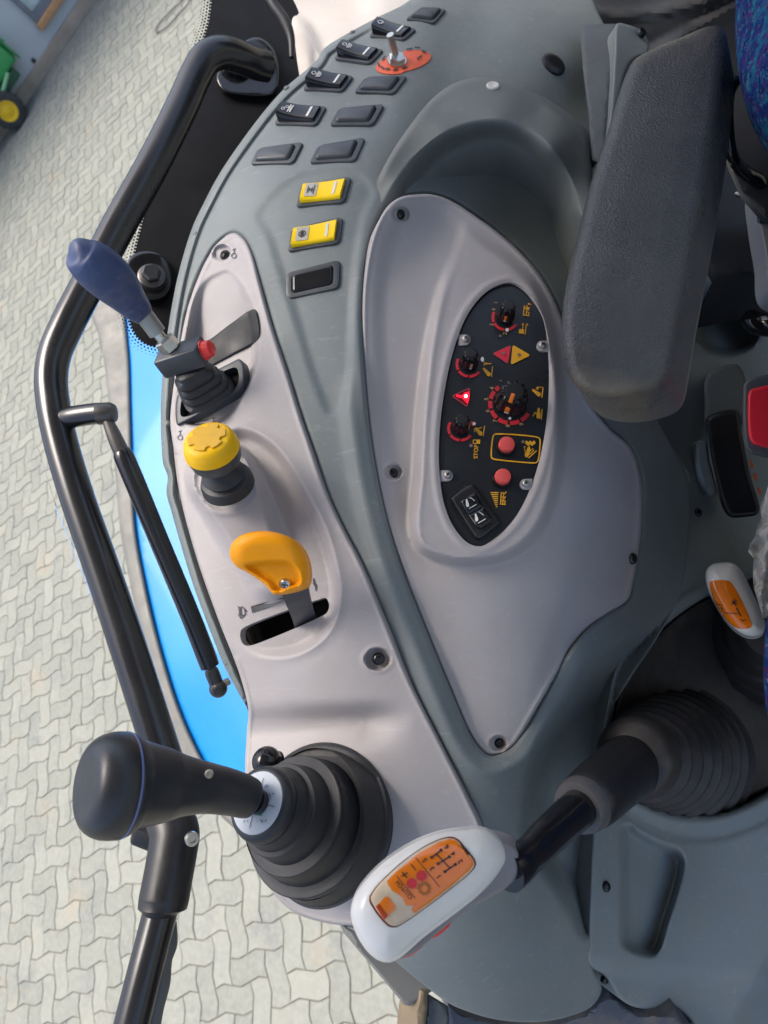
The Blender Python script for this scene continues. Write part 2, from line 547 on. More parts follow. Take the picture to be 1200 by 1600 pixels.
# ================================================================== paving
def paver_mat():
    m = bpy.data.materials.new('zigzag_pavers'); m.use_nodes = True
    nt = m.node_tree; N = nt.nodes; L = nt.links; b = N['Principled BSDF']
    tc = N.new('ShaderNodeTexCoord'); ge = N.new('ShaderNodeNewGeometry')
    def noise(sc, det):
        n = N.new('ShaderNodeTexNoise'); n.inputs['Scale'].default_value = sc; n.inputs['Detail'].default_value = det
        n.inputs['Roughness'].default_value = .62; L.new(tc.outputs['Object'], n.inputs[0]); return n.outputs['Fac']
    def mr(s, a, b_, c, d):
        n = N.new('ShaderNodeMapRange'); n.inputs[1].default_value = a; n.inputs[2].default_value = b_; n.inputs[3].default_value = c; n.inputs[4].default_value = d
        L.new(s, n.inputs[0]); return n.outputs[0]
    def mix(f, a, bb):
        n = N.new('ShaderNodeMix'); n.data_type = 'RGBA'; L.new(f, n.inputs[0])
        if isinstance(a, tuple): n.inputs[6].default_value = (*a, 1)
        else: L.new(a, n.inputs[6])
        n.inputs[7].default_value = (*bb, 1)
        return n.outputs[2]
    c = mix(ge.outputs['Random Per Island'], (.196, .204, .176), (.248, .252, .216))
    c = mix(mr(noise(5.5, 5), .52, .68, 0, .55), c, (.148, .158, .152))        # grey wear patches
    c = mix(mr(noise(2.6, 5), .60, .74, 0, .55), c, (.32, .25, .165))          # rusty stains
    c = mix(mr(noise(45, 5), .40, .75, 0, .40), c, (.32, .33, .295))           # grain
    c = mix(mr(noise(210, 3), .60, .75, 0, .35), c, (.18, .18, .16))
    L.new(c, b.inputs['Base Color']); b.inputs['Roughness'].default_value = .85; b.inputs['Specular IOR Level'].default_value = .25
    bp = N.new('ShaderNodeBump'); bp.inputs['Strength'].default_value = .5; bp.inputs['Distance'].default_value = .003
    L.new(noise(120, 4), bp.inputs['Height']); L.new(bp.outputs[0], b.inputs['Normal'])
    return m

mb = MB(); mb.add([(-90, -90, 0), (90, -90, 0), (90, 90, 0), (-90, 90, 0)], [(0, 1, 2, 3)])
g = mb.build('ground', mat('joint_sand', (.16, .156, .128), .9, var=.2, vs=12, dust=.5, dcol=(.30, .25, .15), ds=3), loc=(0, 0, 0)); g['kind'] = 'structure'

# interlocking pavers laid in herringbone: every joint follows the same zigzag grid
U = .093; ZA = .0105; ca, sa = math.cos(R(PAVE_ROT)), math.sin(R(PAVE_ROT))
def tri_(t):
    t = (t / U) % 2.; return (t * 2 - 1 if t < 1 else 3 - t * 2)
def warp(x, y): return x + ZA * tri_(y + .5 * U), y + ZA * tri_(x + .5 * U)
def paver_pts(x0, y0, w_, h_, ins):
    n = 4; q = []
    for i in range(n * 2 if w_ > h_ else n): q.append((x0 + w_ * i / (n * 2 if w_ > h_ else n), y0))
    for i in range(n * 2 if h_ > w_ else n): q.append((x0 + w_, y0 + h_ * i / (n * 2 if h_ > w_ else n)))
    for i in range(n * 2 if w_ > h_ else n): q.append((x0 + w_ - w_ * i / (n * 2 if w_ > h_ else n), y0 + h_))
    for i in range(n * 2 if h_ > w_ else n): q.append((x0, y0 + h_ - h_ * i / (n * 2 if h_ > w_ else n)))
    q = np.array([warp(*p) for p in q])
    t = np.roll(q, -1, 0) - np.roll(q, 1, 0); t /= np.linalg.norm(t, axis=1)[:, None]
    return q + np.stack([-t[:, 1], t[:, 0]], -1) * ins
vis = np.array([tuple(on_z(x, y, 0))[:2] for x, y in ((-90, 130), (160, -60), (420, -60), (470, 700), (620, 1300), (780, 1720), (-160, 1720), (-160, 700))])
lo = vis.min(0) - .3; hi = vis.max(0) + .3
ctr_ = (lo + hi) / 2
mb = MB(); rad_ = np.linalg.norm(hi - lo) / 2; NN = int(rad_ / U) + 3
vs_, fs_ = [], []
rng = random.Random(3)
for i in range(-NN, NN):
    for j in range(-NN, NN):
        k = (i - j) % 4
        if k == 0: w_, h_ = 2 * U, U
        elif k == 3: w_, h_ = U, 2 * U
        else: continue
        if k == 2: x0, y0 = i * U, j * U
        else: x0, y0 = i * U, j * U
        cx, cy = x0 + w_ / 2, y0 + h_ / 2
        wx_, wy_ = ctr_[0] + cx * ca - cy * sa, ctr_[1] + cx * sa + cy * ca
        if not (lo[0] < wx_ < hi[0] and lo[1] < wy_ < hi[1]): continue
        if not inside(vis, np.array([wx_]), np.array([wy_]))[0]: continue
        dz = rng.uniform(-.0012, .0012)
        tx_, ty_ = rng.uniform(-.012, .012), rng.uniform(-.012, .012)
        o_ = len(vs_); far = np.hypot(wx_, wy_) > 4.5
        rings = ((.0016, .0), (.0020, .0040), (.0042, .0062)) if not far else ((.0016, .0), (.0036, .0060))
        for ins, z in rings:
            q = paver_pts(x0, y0, w_, h_, ins)
            for a, b_ in q:
                zz_ = z + (dz + (a - cx) * tx_ + (b_ - cy) * ty_ if z > 0 else 0)
                vs_.append((ctr_[0] + a * ca - b_ * sa, ctr_[1] + a * sa + b_ * ca, zz_))
        n_ = len(q)
        for l in range(len(rings) - 1):
            for t in range(n_):
                a = o_ + l * n_ + t; b_ = o_ + l * n_ + (t + 1) % n_; fs_.append((a, b_, b_ + n_, a + n_))
        fs_.append(tuple(range(o_ + (len(rings) - 1) * n_, o_ + len(rings) * n_)))
mb.v = [Vector(v) for v in vs_]; mb.f = fs_; mb.m = [0] * len(fs_)
g = mb.build('paving', paver_mat(), loc=(0, 0, 0), recalc=False, smooth=False); g['kind'] = 'structure'

# cable lying on the paving
def gp(x, y, z=.022): return on_z(x, y, z)
pts = [(262, -30), (285, -4), (268, 16), (246, 40), (243, 50), (256, 46), (276, 26), (292, 8), (300, -6), (318, -40)]
q = cr(pts, False, 4)
mb = MB(); mb.tube([gp(*a) for a in q], [.006] * len(q), 8)
tag(mb.build('cable', mat('cable_grey', (.10, .10, .10), .7)), 'thin grey cable loop lying on the pale paving near the wall', 'cable')

# ================================================================== building
A = on_z(0, 222, 0); B = on_z(150, 0, 0)
ew = (B - A).normalized(); nw = Vector((ew.y, -ew.x, 0)); nw = nw if nw.dot(A) < 0 else -nw    # towards the camera
WALLM = mat('white_render', (.46, .50, .53), .9, var=.05, vs=2.5, dust=.25, dcol=(.55, .56, .55), ds=3)
PLINTH = mat('stained_plinth', (.36, .30, .24), .9, var=.2, vs=5)
FRAMEM = mat('grey_window_frame', (.16, .18, .21), .6)
SILLM = mat('orange_sill', (.50, .27, .13), .8)
GLASSM = mat('bright_window_pane', (.50, .62, .60), .06, rvar=.03, var=.2, vs=6)
bld = thing('building', 'white rendered building with grey framed window across the paving', 'building', A)
ez = Vector((0, 0, 1))
def onwall(px, py, off=0.):
    p = on_plane(px, py, A + nw * off, nw); r = p - A
    return r.dot(ew), r.z
def wbox(mb, x0, x1, z0, z1, y0, y1, bev=0.):
    mb.box(A + ew * (x0 + x1) / 2 + ez * (z0 + z1) / 2 + nw * (y0 + y1) / 2, ew * (x1 - x0) / 2, ez * (z1 - z0) / 2, nw * (y1 - y0) / 2, bev)
wx, wz = onwall(56, 36)
W0, W1, H1 = wx, wx + 1.5, wz + 1.25
mb = MB()
wbox(mb, -9, W0, 0, 3.6, -.35, 0); wbox(mb, W1, 9, 0, 3.6, -.35, 0)
wbox(mb, W0, W1, 0, wz, -.35, 0); wbox(mb, W0, W1, H1, 3.6, -.35, 0)
mb.build('wall', WALLM, bld)
mb = MB(); wbox(mb, -9, 9, 0, .13, .002, .03, .01); mb.build('plinth', PLINTH, bld)
fr = MB()
for a in (W0, (W0 + W1) / 2 - .03, W1 - .06): wbox(fr, a, a + .06, wz, H1, -.12, .045, .006)
wbox(fr, W0 + .062, W1 - .062, wz, wz + .06, -.12, .04); wbox(fr, W0 + .062, W1 - .062, H1 - .06, H1, -.12, .04)
wf = fr.build('window', FRAMEM, bld)
mb = MB(); wbox(mb, W0 + .062, W1 - .062, wz + .062, H1 - .062, -.07, -.06); o = mb.build('pane', GLASSM, bld); o.parent = wf; o.location = (0, 0, 0)
mb = MB(); wbox(mb, W0 - .02, W1 + .05, wz - .07, wz - .002, .002, .075, .008); mb.build('sill', SILLM, bld)
mb = MB(); x, z = onwall(52, 94); mb.lathe(A + ew * x + ez * z + nw * .002, nw, [(0, .022), (.015, .022), (.02, .012)], 12); mb.build('wall_plug', DARK, bld)

# ================================================================== green machine by the wall
GRN = mat('green_paint', (.03, .30, .085), .35, var=.1, vs=4, dust=.2, dcol=(.10, .28, .12))
WYEL = mat('wheel_yellow', (.78, .50, .01), .5, var=.08)
TYRE = mat('tyre_rubber', (.03, .031, .034), .85, dust=.4, dcol=(.13, .12, .11))
gm_o = on_z(8, 205, 0)
gm = thing('tractor', 'green tractor with yellow wheels parked by the white wall', 'tractor', gm_o)
ex = (-ew * .985 + nw * .17).normalized(); ey = ez.cross(ex)
if ey.dot(nw) < 0: ey = -ey          # ey towards the camera side
def gl(x, y, z): return gm_o + ex * x + ey * y + ez * z
def wheel(x, y, r, wd, rim):
    tr = MB(); n = 40
    tr.lathe(gl(x, y, r), ey, [(-wd / 2, rim * .98), (-wd / 2, r * .86), (-wd * .42, r * .95), (-wd * .2, r), (wd * .2, r), (wd * .42, r * .95), (wd / 2, r * .86), (wd / 2, rim * .98), (wd * .3, rim * .92)], n)
    for k in range(18):
        a = 2 * math.pi * k / 18
        dr = ex * math.cos(a) + ez * math.sin(a); tn = ex * -math.sin(a) + ez * math.cos(a)
        tr.box(gl(x, y, r) + dr * r * 1.0 + ey * wd * .2 * (1 if k % 2 else -1), dr * r * .035, (tn * .35 + ey * (1 if k % 2 else -1)).normalized() * wd * .27, dr.cross(ey) * r * .04)
    wo = tr.build('wheel', TYRE, gm)
    mb = MB(); mb.lathe(gl(x, y, r), ey, [(wd * .18, rim * .97), (wd * .46, rim * .96), (wd * .47, rim * .84), (wd * .30, rim * .66), (wd * .36, rim * .30), (wd * .46, rim * .26), (wd * .48, rim * .10), (wd * .44, rim * .04)], 36)
    o = mb.build('rim', WYEL, gm); o.parent = wo
HR = .175
c1 = on_z(11, 172, HR)
gm_o = Vector((c1.x, c1.y, 0)); gm.location = gm_o; gm['base'] = tuple(gm_o)
ex = -ew; ey = nw.copy()
lx = 0.
wheel(lx, 0, HR, .12, .104)
wheel(lx, -.42, HR, .12, .104)
wheel(lx + .95, .02, .36, .22, .20)
wheel(lx + .95, -.46, .36, .22, .20)
hood = MB()
def hring(x, y0, y1, z0, z1, r):
    pts = []
    for cx, cz, a0 in ((y1 - r, z1 - r, 0), (y0 + r, z1 - r, 90), (y0 + r, z0 + r, 180), (y1 - r, z0 + r, 270)):
        for t in (0, 30, 60, 90): pts.append(gl(x, cx + r * math.cos(R(a0 + t)), cz + r * math.sin(R(a0 + t))))
    return pts
hood.loft([hring(lx - .47, -.40, -.04, .36, .52, .04), hring(lx - .44, -.43, -.01, .33, .60, .05), hring(lx - .1, -.43, -.01, .33, .64, .05), hring(lx + .60, -.43, -.01, .40, .72, .05)])
hood.build('hood', GRN, gm)
mb = MB(); mb.box(gl(lx - .15, -.21, .27), ex * .22, ey * .13, ez * .05, .02); mb.box(gl(lx + .45, -.21, .28), ex * .40, ey * .10, ez * .07, .02); mb.build('chassis', mat('dark_green_frame', (.02, .10, .05), .6), gm)
mb = MB(); mb.tube([gl(lx, -.36, HR), gl(lx, -.05, HR)], [.035, .035], 12); mb.build('axle', WYEL, gm)
mb = MB(); mb.box(gl(lx - .49, -.21, .42), ex * .012, ey * .20, ez * .10, .01); mb.tube([gl(lx - .50, -.02, .50), gl(lx - .50, -.02, .57)], [.02, .015], 8); mb.build('grille', mat('grille_green', (.03, .22, .07), .5), gm)
mb = MB(); mb.tube([gl(lx - .30, -.015, .34), gl(lx + .05, .0, .24)], [.02, .02], 8); mb.build('brace', mat('pale_green', (.20, .45, .24), .5), gm)
mb = MB(); mb.loft([hring(lx + .62, -.48, .04, .62, .74, .03), hring(lx + 1.25, -.52, .08, .62, .78, .03)]); mb.build('seat_deck', GRN, gm)
mb = MB(); mb.tube([gl(lx + .3, -.21, .66), gl(lx + .3, -.21, 1.0)], [.018, .018], 10); mb.build('exhaust_pipe', DARK, gm)

# ================================================================== own tractor: cab round the driver
roof = MB(); roof.box((.28, .32, 2.88), (.80, 0, 0), (0, .78, 0), (0, 0, .05), .04)  # unseen roof, cut short and lined pale to steer light inside the cab
o = roof.build('unseen_cab_roof', mat('roof_lining', (.60, .58, .55), .9)); o['kind'] = 'structure'
fl = MB(); fl.box((.62, -.05, 1.16), (.80, 0, 0), (0, 1.05, 0), (0, 0, .03), .02)
o = fl.build('cab_floor', DARK); o['kind'] = 'structure'

wl = MB(); wl.box((.55, 1.06, 1.75), (.50, 0, 0), (0, .03, 0), (0, 0, .62), .02)  # unseen wall, added to darken the inboard side of the cab
o = wl.build('unseen_rear_wall', DARK); o['kind'] = 'structure'

# blue mudguard beyond the glass, with a rubber lip
fe_f = Field([(205, 530, 1.44), (230, 700, 1.33), (250, 850, 1.26), (290, 1050, 1.17), (330, 1200, 1.12), (300, 560, 1.36), (330, 800, 1.24), (380, 1000, 1.15), (420, 1180, 1.08), (430, 700, 1.25), (480, 1000, 1.12)])
fo = [(175, 455), (192, 540), (196, 640), (199, 740), (204, 830), (222, 920), (246, 1020), (278, 1120), (318, 1200), (372, 1262), (450, 1300), (520, 1240), (540, 1000), (520, 700), (470, 480), (330, 400), (220, 420)]
fender = thing('mudguard', 'glossy sky blue mudguard with grey rubber lip seen through the window', 'mudguard', P(300, 900, 1.3))
mb = MB(); pf = sheet(mb, fo, fe_f, 10, rpx=12, rm=.02, skirt=.05); mb.build('panel', BODY, fender)
fo2 = [(132, 440), (158, 540), (171, 640), (180, 740), (188, 830), (206, 925), (228, 1020), (258, 1120), (296, 1205), (345, 1275), (380, 1300), (395, 1288), (360, 1255), (322, 1196), (284, 1116), (252, 1016), (228, 916), (212, 826), (207, 740), (204, 640), (200, 540), (182, 450)]
mb = MB(); sheet(mb, fo2, lambda x, y: fe_f(x, y) - .012, 6, rpx=8, rm=.012, skirt=.045); mb.build('lip', FTRIM, fender)

# ================================================================== console shell
SH = Field([
 (520, 80, .680), (600, 60, .672), (660, 20, .684), (560, 20, .72), (450, 170, .650), (560, 160, .638), (620, 150, .633), (390, 250, .636), (480, 240, .615), (560, 240, .603),
 (330, 330, .64), (400, 350, .598), (500, 300, .590), (550, 330, .578), (285, 450, .618), (440, 430, .574), (530, 430, .562), (560, 420, .560), (262, 600, .592), (270, 720, .575), (300, 880, .555), (340, 1000, .54), (385, 1110, .53),
 (450, 560, .556), (540, 560, .543), (520, 700, .530), (580, 720, .525), (600, 900, .507), (650, 1000, .497), (700, 1100, .487), (760, 1200, .480),
 (350, 700, .552), (400, 900, .527), (450, 1100, .507), (420, 1380, .51), (500, 1300, .492), (560, 1430, .492), (650, 1300, .477),
 (640, 500, .552), (760, 650, .535), (700, 850, .515), (760, 1100, .495), (850, 850, .535), (950, 800, .565), (1000, 750, .595), (1040, 720, .622), (1070, 800, .645), (1045, 900, .62),
 (900, 1020, .525), (960, 960, .565), (830, 1180, .495), (870, 1250, .515), (930, 1200, .545), (940, 1110, .565),
 (700, 1450, .462), (800, 1450, .475), (900, 1450, .512), (620, 1500, .485), (680, 1545, .487), (800, 1590, .505), (900, 1570, .535),
 (700, 100, .66), (800, 50, .685), (860, 100, .672), (920, 150, .69), (950, 50, .72), (760, 0, .715), (860, -30, .75), (900, 230, .665),
 (700, 250, .63), (800, 300, .645), (850, 400, .632), (900, 480, .622), (900, 600, .605)], lam=3e-5)

shell_o = [(668, -40), (640, 0), (590, 27), (545, 51), (505, 77), (497, 91), (481, 107), (447, 136), (420, 165), (385, 210), (345, 268), (318, 318), (300, 357), (280, 423), (267, 487), (258, 550), (252, 610), (252, 690), (255, 725),
 (262, 745), (260, 770), (268, 800), (282, 850), (302, 915), (326, 980), (350, 1040), (372, 1082), (388, 1112), (391, 1150), (392, 1220), (400, 1300), (418, 1360), (445, 1405), (490, 1432), (545, 1450), (580, 1474), (617, 1502), (660, 1537), (700, 1567), (735, 1582), (770, 1592), (810, 1597), (850, 1596), (890, 1588), (925, 1572), (940, 1545),
 (925, 1510), (926, 1400), (931, 1300), (942, 1195), (952, 1120), (985, 1060), (1025, 1000), (1062, 930), (1074, 860), (1078, 812), (1078, 760), (1064, 722), (1040, 680), (1010, 620), (985, 540), (960, 430), (945, 330), (948, 240), (958, 150), (955, 70), (930, 10), (905, -40)]
lev_o = [(365, 364), (381, 373), (393, 396), (404, 437), (425, 513), (448, 583), (469, 650), (483, 691), (512, 775), (536, 826), (562, 876), (600, 967), (641, 1067), (690, 1165), (731, 1247), (752, 1296), (752, 1340), (715, 1390), (650, 1425), (590, 1443), (540, 1446), (500, 1440), (462, 1427), (432, 1402), (407, 1362), (395, 1312),
 (386, 1260), (383, 1200), (386, 1140), (388, 1110), (375, 1056), (344, 976), (318, 905), (303, 858), (287, 800), (277, 752), (271, 700), (266, 660), (270, 612), (279, 554), (291, 490), (305, 446), (322, 408), (340, 380)]
pod_o = [(648, 304), (675, 304), (703, 313), (740, 336), (780, 365), (826, 408), (856, 450), (880, 505), (892, 560), (915, 620), (950, 668), (985, 700), (1001, 745), (1003, 800), (998, 860), (990, 905), (981, 936), (950, 958), (921, 980), (893, 1012), (868, 1055), (838, 1108), (812, 1152), (800, 1168), (782, 1178), (765, 1181), (750, 1170), (735, 1148), (705, 1080), (672, 1000), (636, 908), (604, 810), (582, 700), (570, 590), (566, 490), (571, 420), (585, 360), (606, 322), (626, 308)]
LEVP = cr(lev_o, True, 6); PODP = cr(pod_o, True, 6); SHP = cr(shell_o, True, 6)
cav_o = [(817, 1320), (815, 1262), (827, 1190), (850, 1140), (880, 1096), (920, 1042), (965, 1002), (1010, 970), (1070, 930), (1030, 1010), (985, 1080), (972, 1180), (965, 1300), (940, 1440), (915, 1470), (870, 1400)]
CAVP = cr(cav_o, True, 6)
seg_scoop = [(560, 640), (545, 585), (520, 600), (500, 560), (470, 500), (445, 440), (430, 400), (415, 350), (405, 330), (380, 318)]

def shell_d(x, y):
    d = SH(x, y)
    a = sdist(LEVP, x, y); b = sdist(PODP, x, y)
    for s in (a, b):
        d = d + np.where(s > 0, .045 * ss((s + 1) / 5), .004 * np.exp(-(np.clip(s, -50, 0) / 3.5) ** 2))
    # raised lip beside the dial pod and along the lever panel
    d = d - .005 * np.exp(-((-b - 26) / 14.) ** 2) * (b < 0) * ss((y - 560) / 120) * ss((1000 - x) / 60)
    # rounded rim with a channel on the window side
    e = pdist(SHP, x, y)
    win = ss((620 - x) / 60.) * (y < 1150)
    d = d + win * (.003 * np.exp(-((e - 15) / 3.0) ** 2) - .003 * np.exp(-((e - 8) / 5.) ** 2))
    # pocket between pod and floor
    c = sdist(CAVP, x, y)
    d = d + .042 * ss((c + 4) / 46.)
    # crease in the cowl under the gear lever
    t, q = lineparam(x, y, (800, 1290), (915, 1470))
    # shallow scooped field round the lower switches
    sc = sdist(SCOOP, x, y)
    d = d + .0035 * ss(sc / 16.)
    return d
SCOOP = cr([(395, 340), (420, 300), (470, 265), (560, 262), (590, 300), (575, 340), (562, 420), (556, 520), (552, 600), (540, 645), (512, 652), (486, 600), (455, 500), (430, 425), (412, 370)], True, 6)

con = thing('tractor_console', 'grey moulded side console of the cab with lilac cover panels', 'console', P(620, 900, .62))
mb = MB();
RWS = [(LEVP, (-12, -8, -5, -3, -1.5, 0, 1.5, 3, 4.5), True), (PODP, (-12, -8, -5, -3, -1.5, 0, 1.5, 3, 4.5), True)]
ws = SHP[(SHP[:, 0] < 640) & (SHP[:, 1] < 1130) & (SHP[:, 1] > -30)]
t20 = ws[21] - ws[19]; t20 = t20 / np.linalg.norm(t20); sg = 1 if sdist(SHP, *(ws[20] + np.array([-t20[1], t20[0]]) * 6)) > 0 else -1
RWS.append((ws, tuple(sg * k for k in (1.5, 5, 8, 10.5, 13, 15, 17, 19.5, 22, 25)), False))
sheet(mb, shell_o, shell_d, 5., rpx=4.5, rm=.003, skirt=.07, rows=RWS); shell = mb.build('shell', G_SHELL, con, sharp=60)
# clips in the rim channel
for x, y in ((548, 52), (445, 139), (303, 366), (259, 662), (352, 1033)):
    mb = MB(); n = normal(SH, x, y); mb.lathe(SP(SH, x + 3, y, -.002), n, [(0, .0028), (.003, .0028), (.0042, .0018), (.0042, .0004)], 12); mb.build('clip', G_ARCH, con)

# ---------------------------------------------------------------- raised arch ahead of the rear hump
arch_o = [(560, 345), (585, 290), (612, 238), (645, 190), (680, 150), (715, 128), (755, 121), (800, 130), (850, 157), (890, 192), (915, 232), (925, 285), (930, 360), (935, 470), (920, 560), (890, 590), (870, 540), (848, 480), (815, 425), (770, 380), (720, 345), (680, 330), (640, 330), (600, 350), (575, 385)]
ACP = cr(arch_o, True, 6)
CREST = np.array([(585, 330), (615, 285), (650, 240), (690, 208), (735, 190), (780, 186), (825, 200), (865, 232), (895, 285), (912, 350), (918, 450)], float)
CREST = cr(CREST, False, 6)
CRP = np.vstack([CREST, [(925, 520), (890, 600), (800, 520), (640, 420), (575, 390)]])
AR = Field([(575, 350, .574), (600, 290, .578), (640, 230, .585), (690, 165, .596), (760, 140, .600), (840, 175, .596), (900, 230, .592), (925, 300, .586), (930, 450, .570),
            (690, 205, .580), (780, 188, .580), (860, 235, .574), (905, 330, .565), (640, 300, .585), (700, 280, .606), (790, 280, .628), (860, 340, .630), (890, 450, .622), (840, 440, .650), (760, 360, .648), (700, 330, .622), (640, 325, .583), (900, 560, .62)], lam=2e-5)
def arch_d(x, y):
    d = AR(x, y)
    c = pdist(CREST, x, y, False)
    d = d - .002 * np.exp(-(c / 8.)) + .020 * ss(sdist(CRP, x, y) / 34.)
    d = d + .030 * (1 - ss((x - 556) / 70.)) * ss((y - 250) / 60)      # left end sinks into the shell
    return d
mb = MB(); sheet(mb, arch_o, arch_d, 4., rpx=9, rm=.007, skirt=.05, rows=[(CREST, (-8, -4, -2, 0, 2, 4, 8), False)]); mb.build('arch_cover', G_ARCH, con, sharp=60)
mb = MB(); n = normal(AR, 770, 138); mb.lathe(SP(AR, 770, 135, .000), n, [(0, .0055), (.0012, .0055), (.0018, .0045), (.0012, .0022), (.0012, .0004)], 24); mb.build('white_rivet', mat('rivet_white', (.62, .60, .55), .5), con)
mb = MB(); n = normal(SH, 865, 100); mb.lathe(SP(SH, 865, 100, -.001), n, [(0, .0125), (.002, .0122), (.0035, .0100), (.0042, .006), (.0042, .0005)], 28); mb.build('plug', BLK, con)

# ---------------------------------------------------------------- left cover panel with the levers
scoop_o = [(357, 420), (371, 431), (385, 452), (398, 482), (405, 525), (404, 556), (396, 590), (381, 622), (362, 655), (330, 668), (290, 662), (279, 610), (284, 555), (292, 510), (303, 464), (320, 436), (340, 424)]
bowl_o = [(352, 676), (370, 668), (392, 672), (415, 684), (440, 706), (462, 738), (480, 768), (500, 806), (516, 846), (528, 892), (532, 925), (526, 962), (512, 990), (490, 1010), (462, 1024), (430, 1029), (395, 1024), (366, 1005), (345, 975), (328, 930), (314, 890), (302, 850), (292, 800), (285, 752), (290, 712), (315, 690)]
SCP = cr(scoop_o, True, 5); BWP = cr(bowl_o, True, 5)
slot_o = [(376, 986), (382, 980), (500, 936), (508, 934), (513, 940), (514, 950), (510, 958), (500, 964), (394, 1008), (384, 1009), (377, 1002)]
LP = Field([(x, y, float(SH(np.float64(x), np.float64(y))) - .005) for x, y in
            [(365, 375), (300, 470), (270, 600), (270, 700), (300, 850), (345, 975), (388, 1110), (390, 1250), (430, 1390), (540, 1436), (650, 1415), (745, 1320), (690, 1165), (640, 1067), (562, 876), (512, 775), (469, 650), (425, 513), (400, 430), (400, 700), (440, 900), (480, 1050), (520, 1280)]], lam=3e-4)
def bore(d, x, y, c, r, h, k=1.15):
    q = np.hypot((x - c[0]) / k, y - c[1])
    return d + h * (1 - ss((q - r) / 4.)) - .0008 * np.exp(-((q - r - 5) / 3.) ** 2)
def lev_d(x, y):
    d = LP(x, y)
    s = sdist(SCP, x, y)
    d = d + .019 * ss(s / 13.) * ss((y - 415) / 150.) + .0025 * ss(s / 8)
    b = sdist(BWP, x, y)
    wl_ = ss((x - (272 + (y - 670) * .24)) / 150.)
    d = d + wl_ * (.0165 * ss(b / 17.) - .0013 * np.exp(-((b + 2) / 4.) ** 2))
    # sloping turret under the yellow plunger
    t, q = lineparam(x, y, (348, 748), (425, 900))
    rr = 60 - 8 * t
    d = d - (.030 - .018 * t) * ss((rr - q) / (15. + 22 * t)) * ss((b + 2) / 10.)
    q0 = np.hypot((x - 352) / 1.08, y - 752); d = d - .0016 * np.exp(-((q0 - 50) / 5.) ** 2) * ss((b + 2) / 10.) + .002 * ss((47 - q0) / 8.)
    # collar for the joystick
    # soft valley in front of the joystick collar
    t, q2 = lineparam(x, y, (385, 1145), (640, 1120))
    d = d + .011 * np.exp(-(q2 / 34.) ** 2) * ss((y - 1085) / 40.) * ss((650 - x) / 80)
    d = bore(d, x, y, (590, 1030), 15, .007); d = bore(d, x, y, (347, 395), 10, .005)
    d = d + .0012 * ss((pdist(LEVP, x, y) - 3) / 6.)
    return d
mb = MB(); circ = lambda x, y, r, n=40: np.array([(x + r * math.cos(2 * math.pi * k / n), y + r * math.sin(2 * math.pi * k / n)) for k in range(n)])
sheet(mb, lev_o, lev_d, 3.2, holes=[slot_o], rpx=6, rm=.0042, skirt=.008, rows=[(BWP, (-8, -4, -1.5, 1.5, 4, 8, 12, 16), True), (circ(590, 1030, 20), (-6, -3, -1, 1, 3, 6), True), (circ(347, 395, 14), (-5, -2.5, 0, 2.5, 5), True)])
lev = mb.build('lever_panel', LILAC, con, sharp=60)
mb = MB(); so_ = [(362, 975), (520, 915), (530, 960), (380, 1025)]
mb.poly(lambda x, y: LP(x, y) + .045, so_, 0); mb.build('slot_shade_sheet', VOID, con)  # flat black sheet painted as the shade inside the slot

def screw(parent, f, x, y, r, off, m=None, tilt=None, sub=None):
    mb = MB(); n = normal(f, x, y) if tilt is None else tilt
    o = SP(f, x, y, off)
    s = r * float(f(np.float64(x), np.float64(y))) / F
    mb.lathe(o - n * .002, n, [(0, s), (.002 + s * .12, s), (.002 + s * .40, s * .86), (.002 + s * .62, s * .55), (.002 + s * .66, s * .1)], 20)
    u = n.orthogonal().normalized(); u = Matrix.Rotation(random.random() * 3, 3, n) @ u; v = n.cross(u)
    mb.mat(1)
    top = o + n * (s * .60)
    mb.box(top, u * s * .50, v * s * .11, n * s * .10); mb.box(top + n * s * .003, v * s * .50, u * s * .11, n * s * .10)  # black bars painted as the shaded cross recess
    ob = mb.build('screw', [m or SCREW, VOID], parent)
    return ob
screw(con, LP, 590, 1030, 10, -.005); screw(con, LP, 348, 395, 8.5, -.0035)

# symbols moulded on the cover panel: plough-stop marks, tortoise and hare
def lpt(x, y): return lev_d(x, y)
for (cx, cy, a) in ((282, 684, 0), (334, 664, 0), (366, 400, 0)):
    sy = MB(); sy.arc(lpt, (cx, cy), 3.6, 1.3, 0, 360, .0005); sy.stroke(lpt, [(cx, cy - 4), (cx, cy - 11)], 1.2, .0005); sy.stroke(lpt, [(cx - 2.5, cy - 9), (cx + 3, cy - 11)], 1.1, .0005); sy.build('printed_symbol', INKG, con)
z5a = lambda x, y: (250 + x / 3.2, 600 + y / 3.2)
sy = MB(); sy.poly(lpt, [z5a(*q) for q in ((455, 1112), (600, 1070), (640, 1060), (640, 1072), (606, 1086), (462, 1145))], .0006)
sy.stroke(lpt, [z5a(724, 1024), z5a(748, 1012)], 1.2, .0006); sy.build('printed_wedge', INKG, con); sy = MB()
for q in ([(395, 1125), (412, 1112), (425, 1130), (428, 1150), (412, 1160), (400, 1148), (395, 1125)], [(392, 1150), (410, 1172), (428, 1150)], [(405, 1120), (408, 1160)], [(390, 1112), (402, 1120)], [(404, 1172), (400, 1160)], [(424, 1124), (434, 1138)]):
    sy.stroke(lpt, [z5a(*p) for p in q], 1.6, .0006)
sy.build('printed_symbol', INKG, con); sy = MB(); sy.poly(lpt, [z5a(*q) for q in ((766, 972), (772, 970), (776, 992), (786, 1010), (782, 1036), (778, 1034), (776, 1014), (766, 1000))], .0006)
sy.build('printed_symbol', INKG, con)

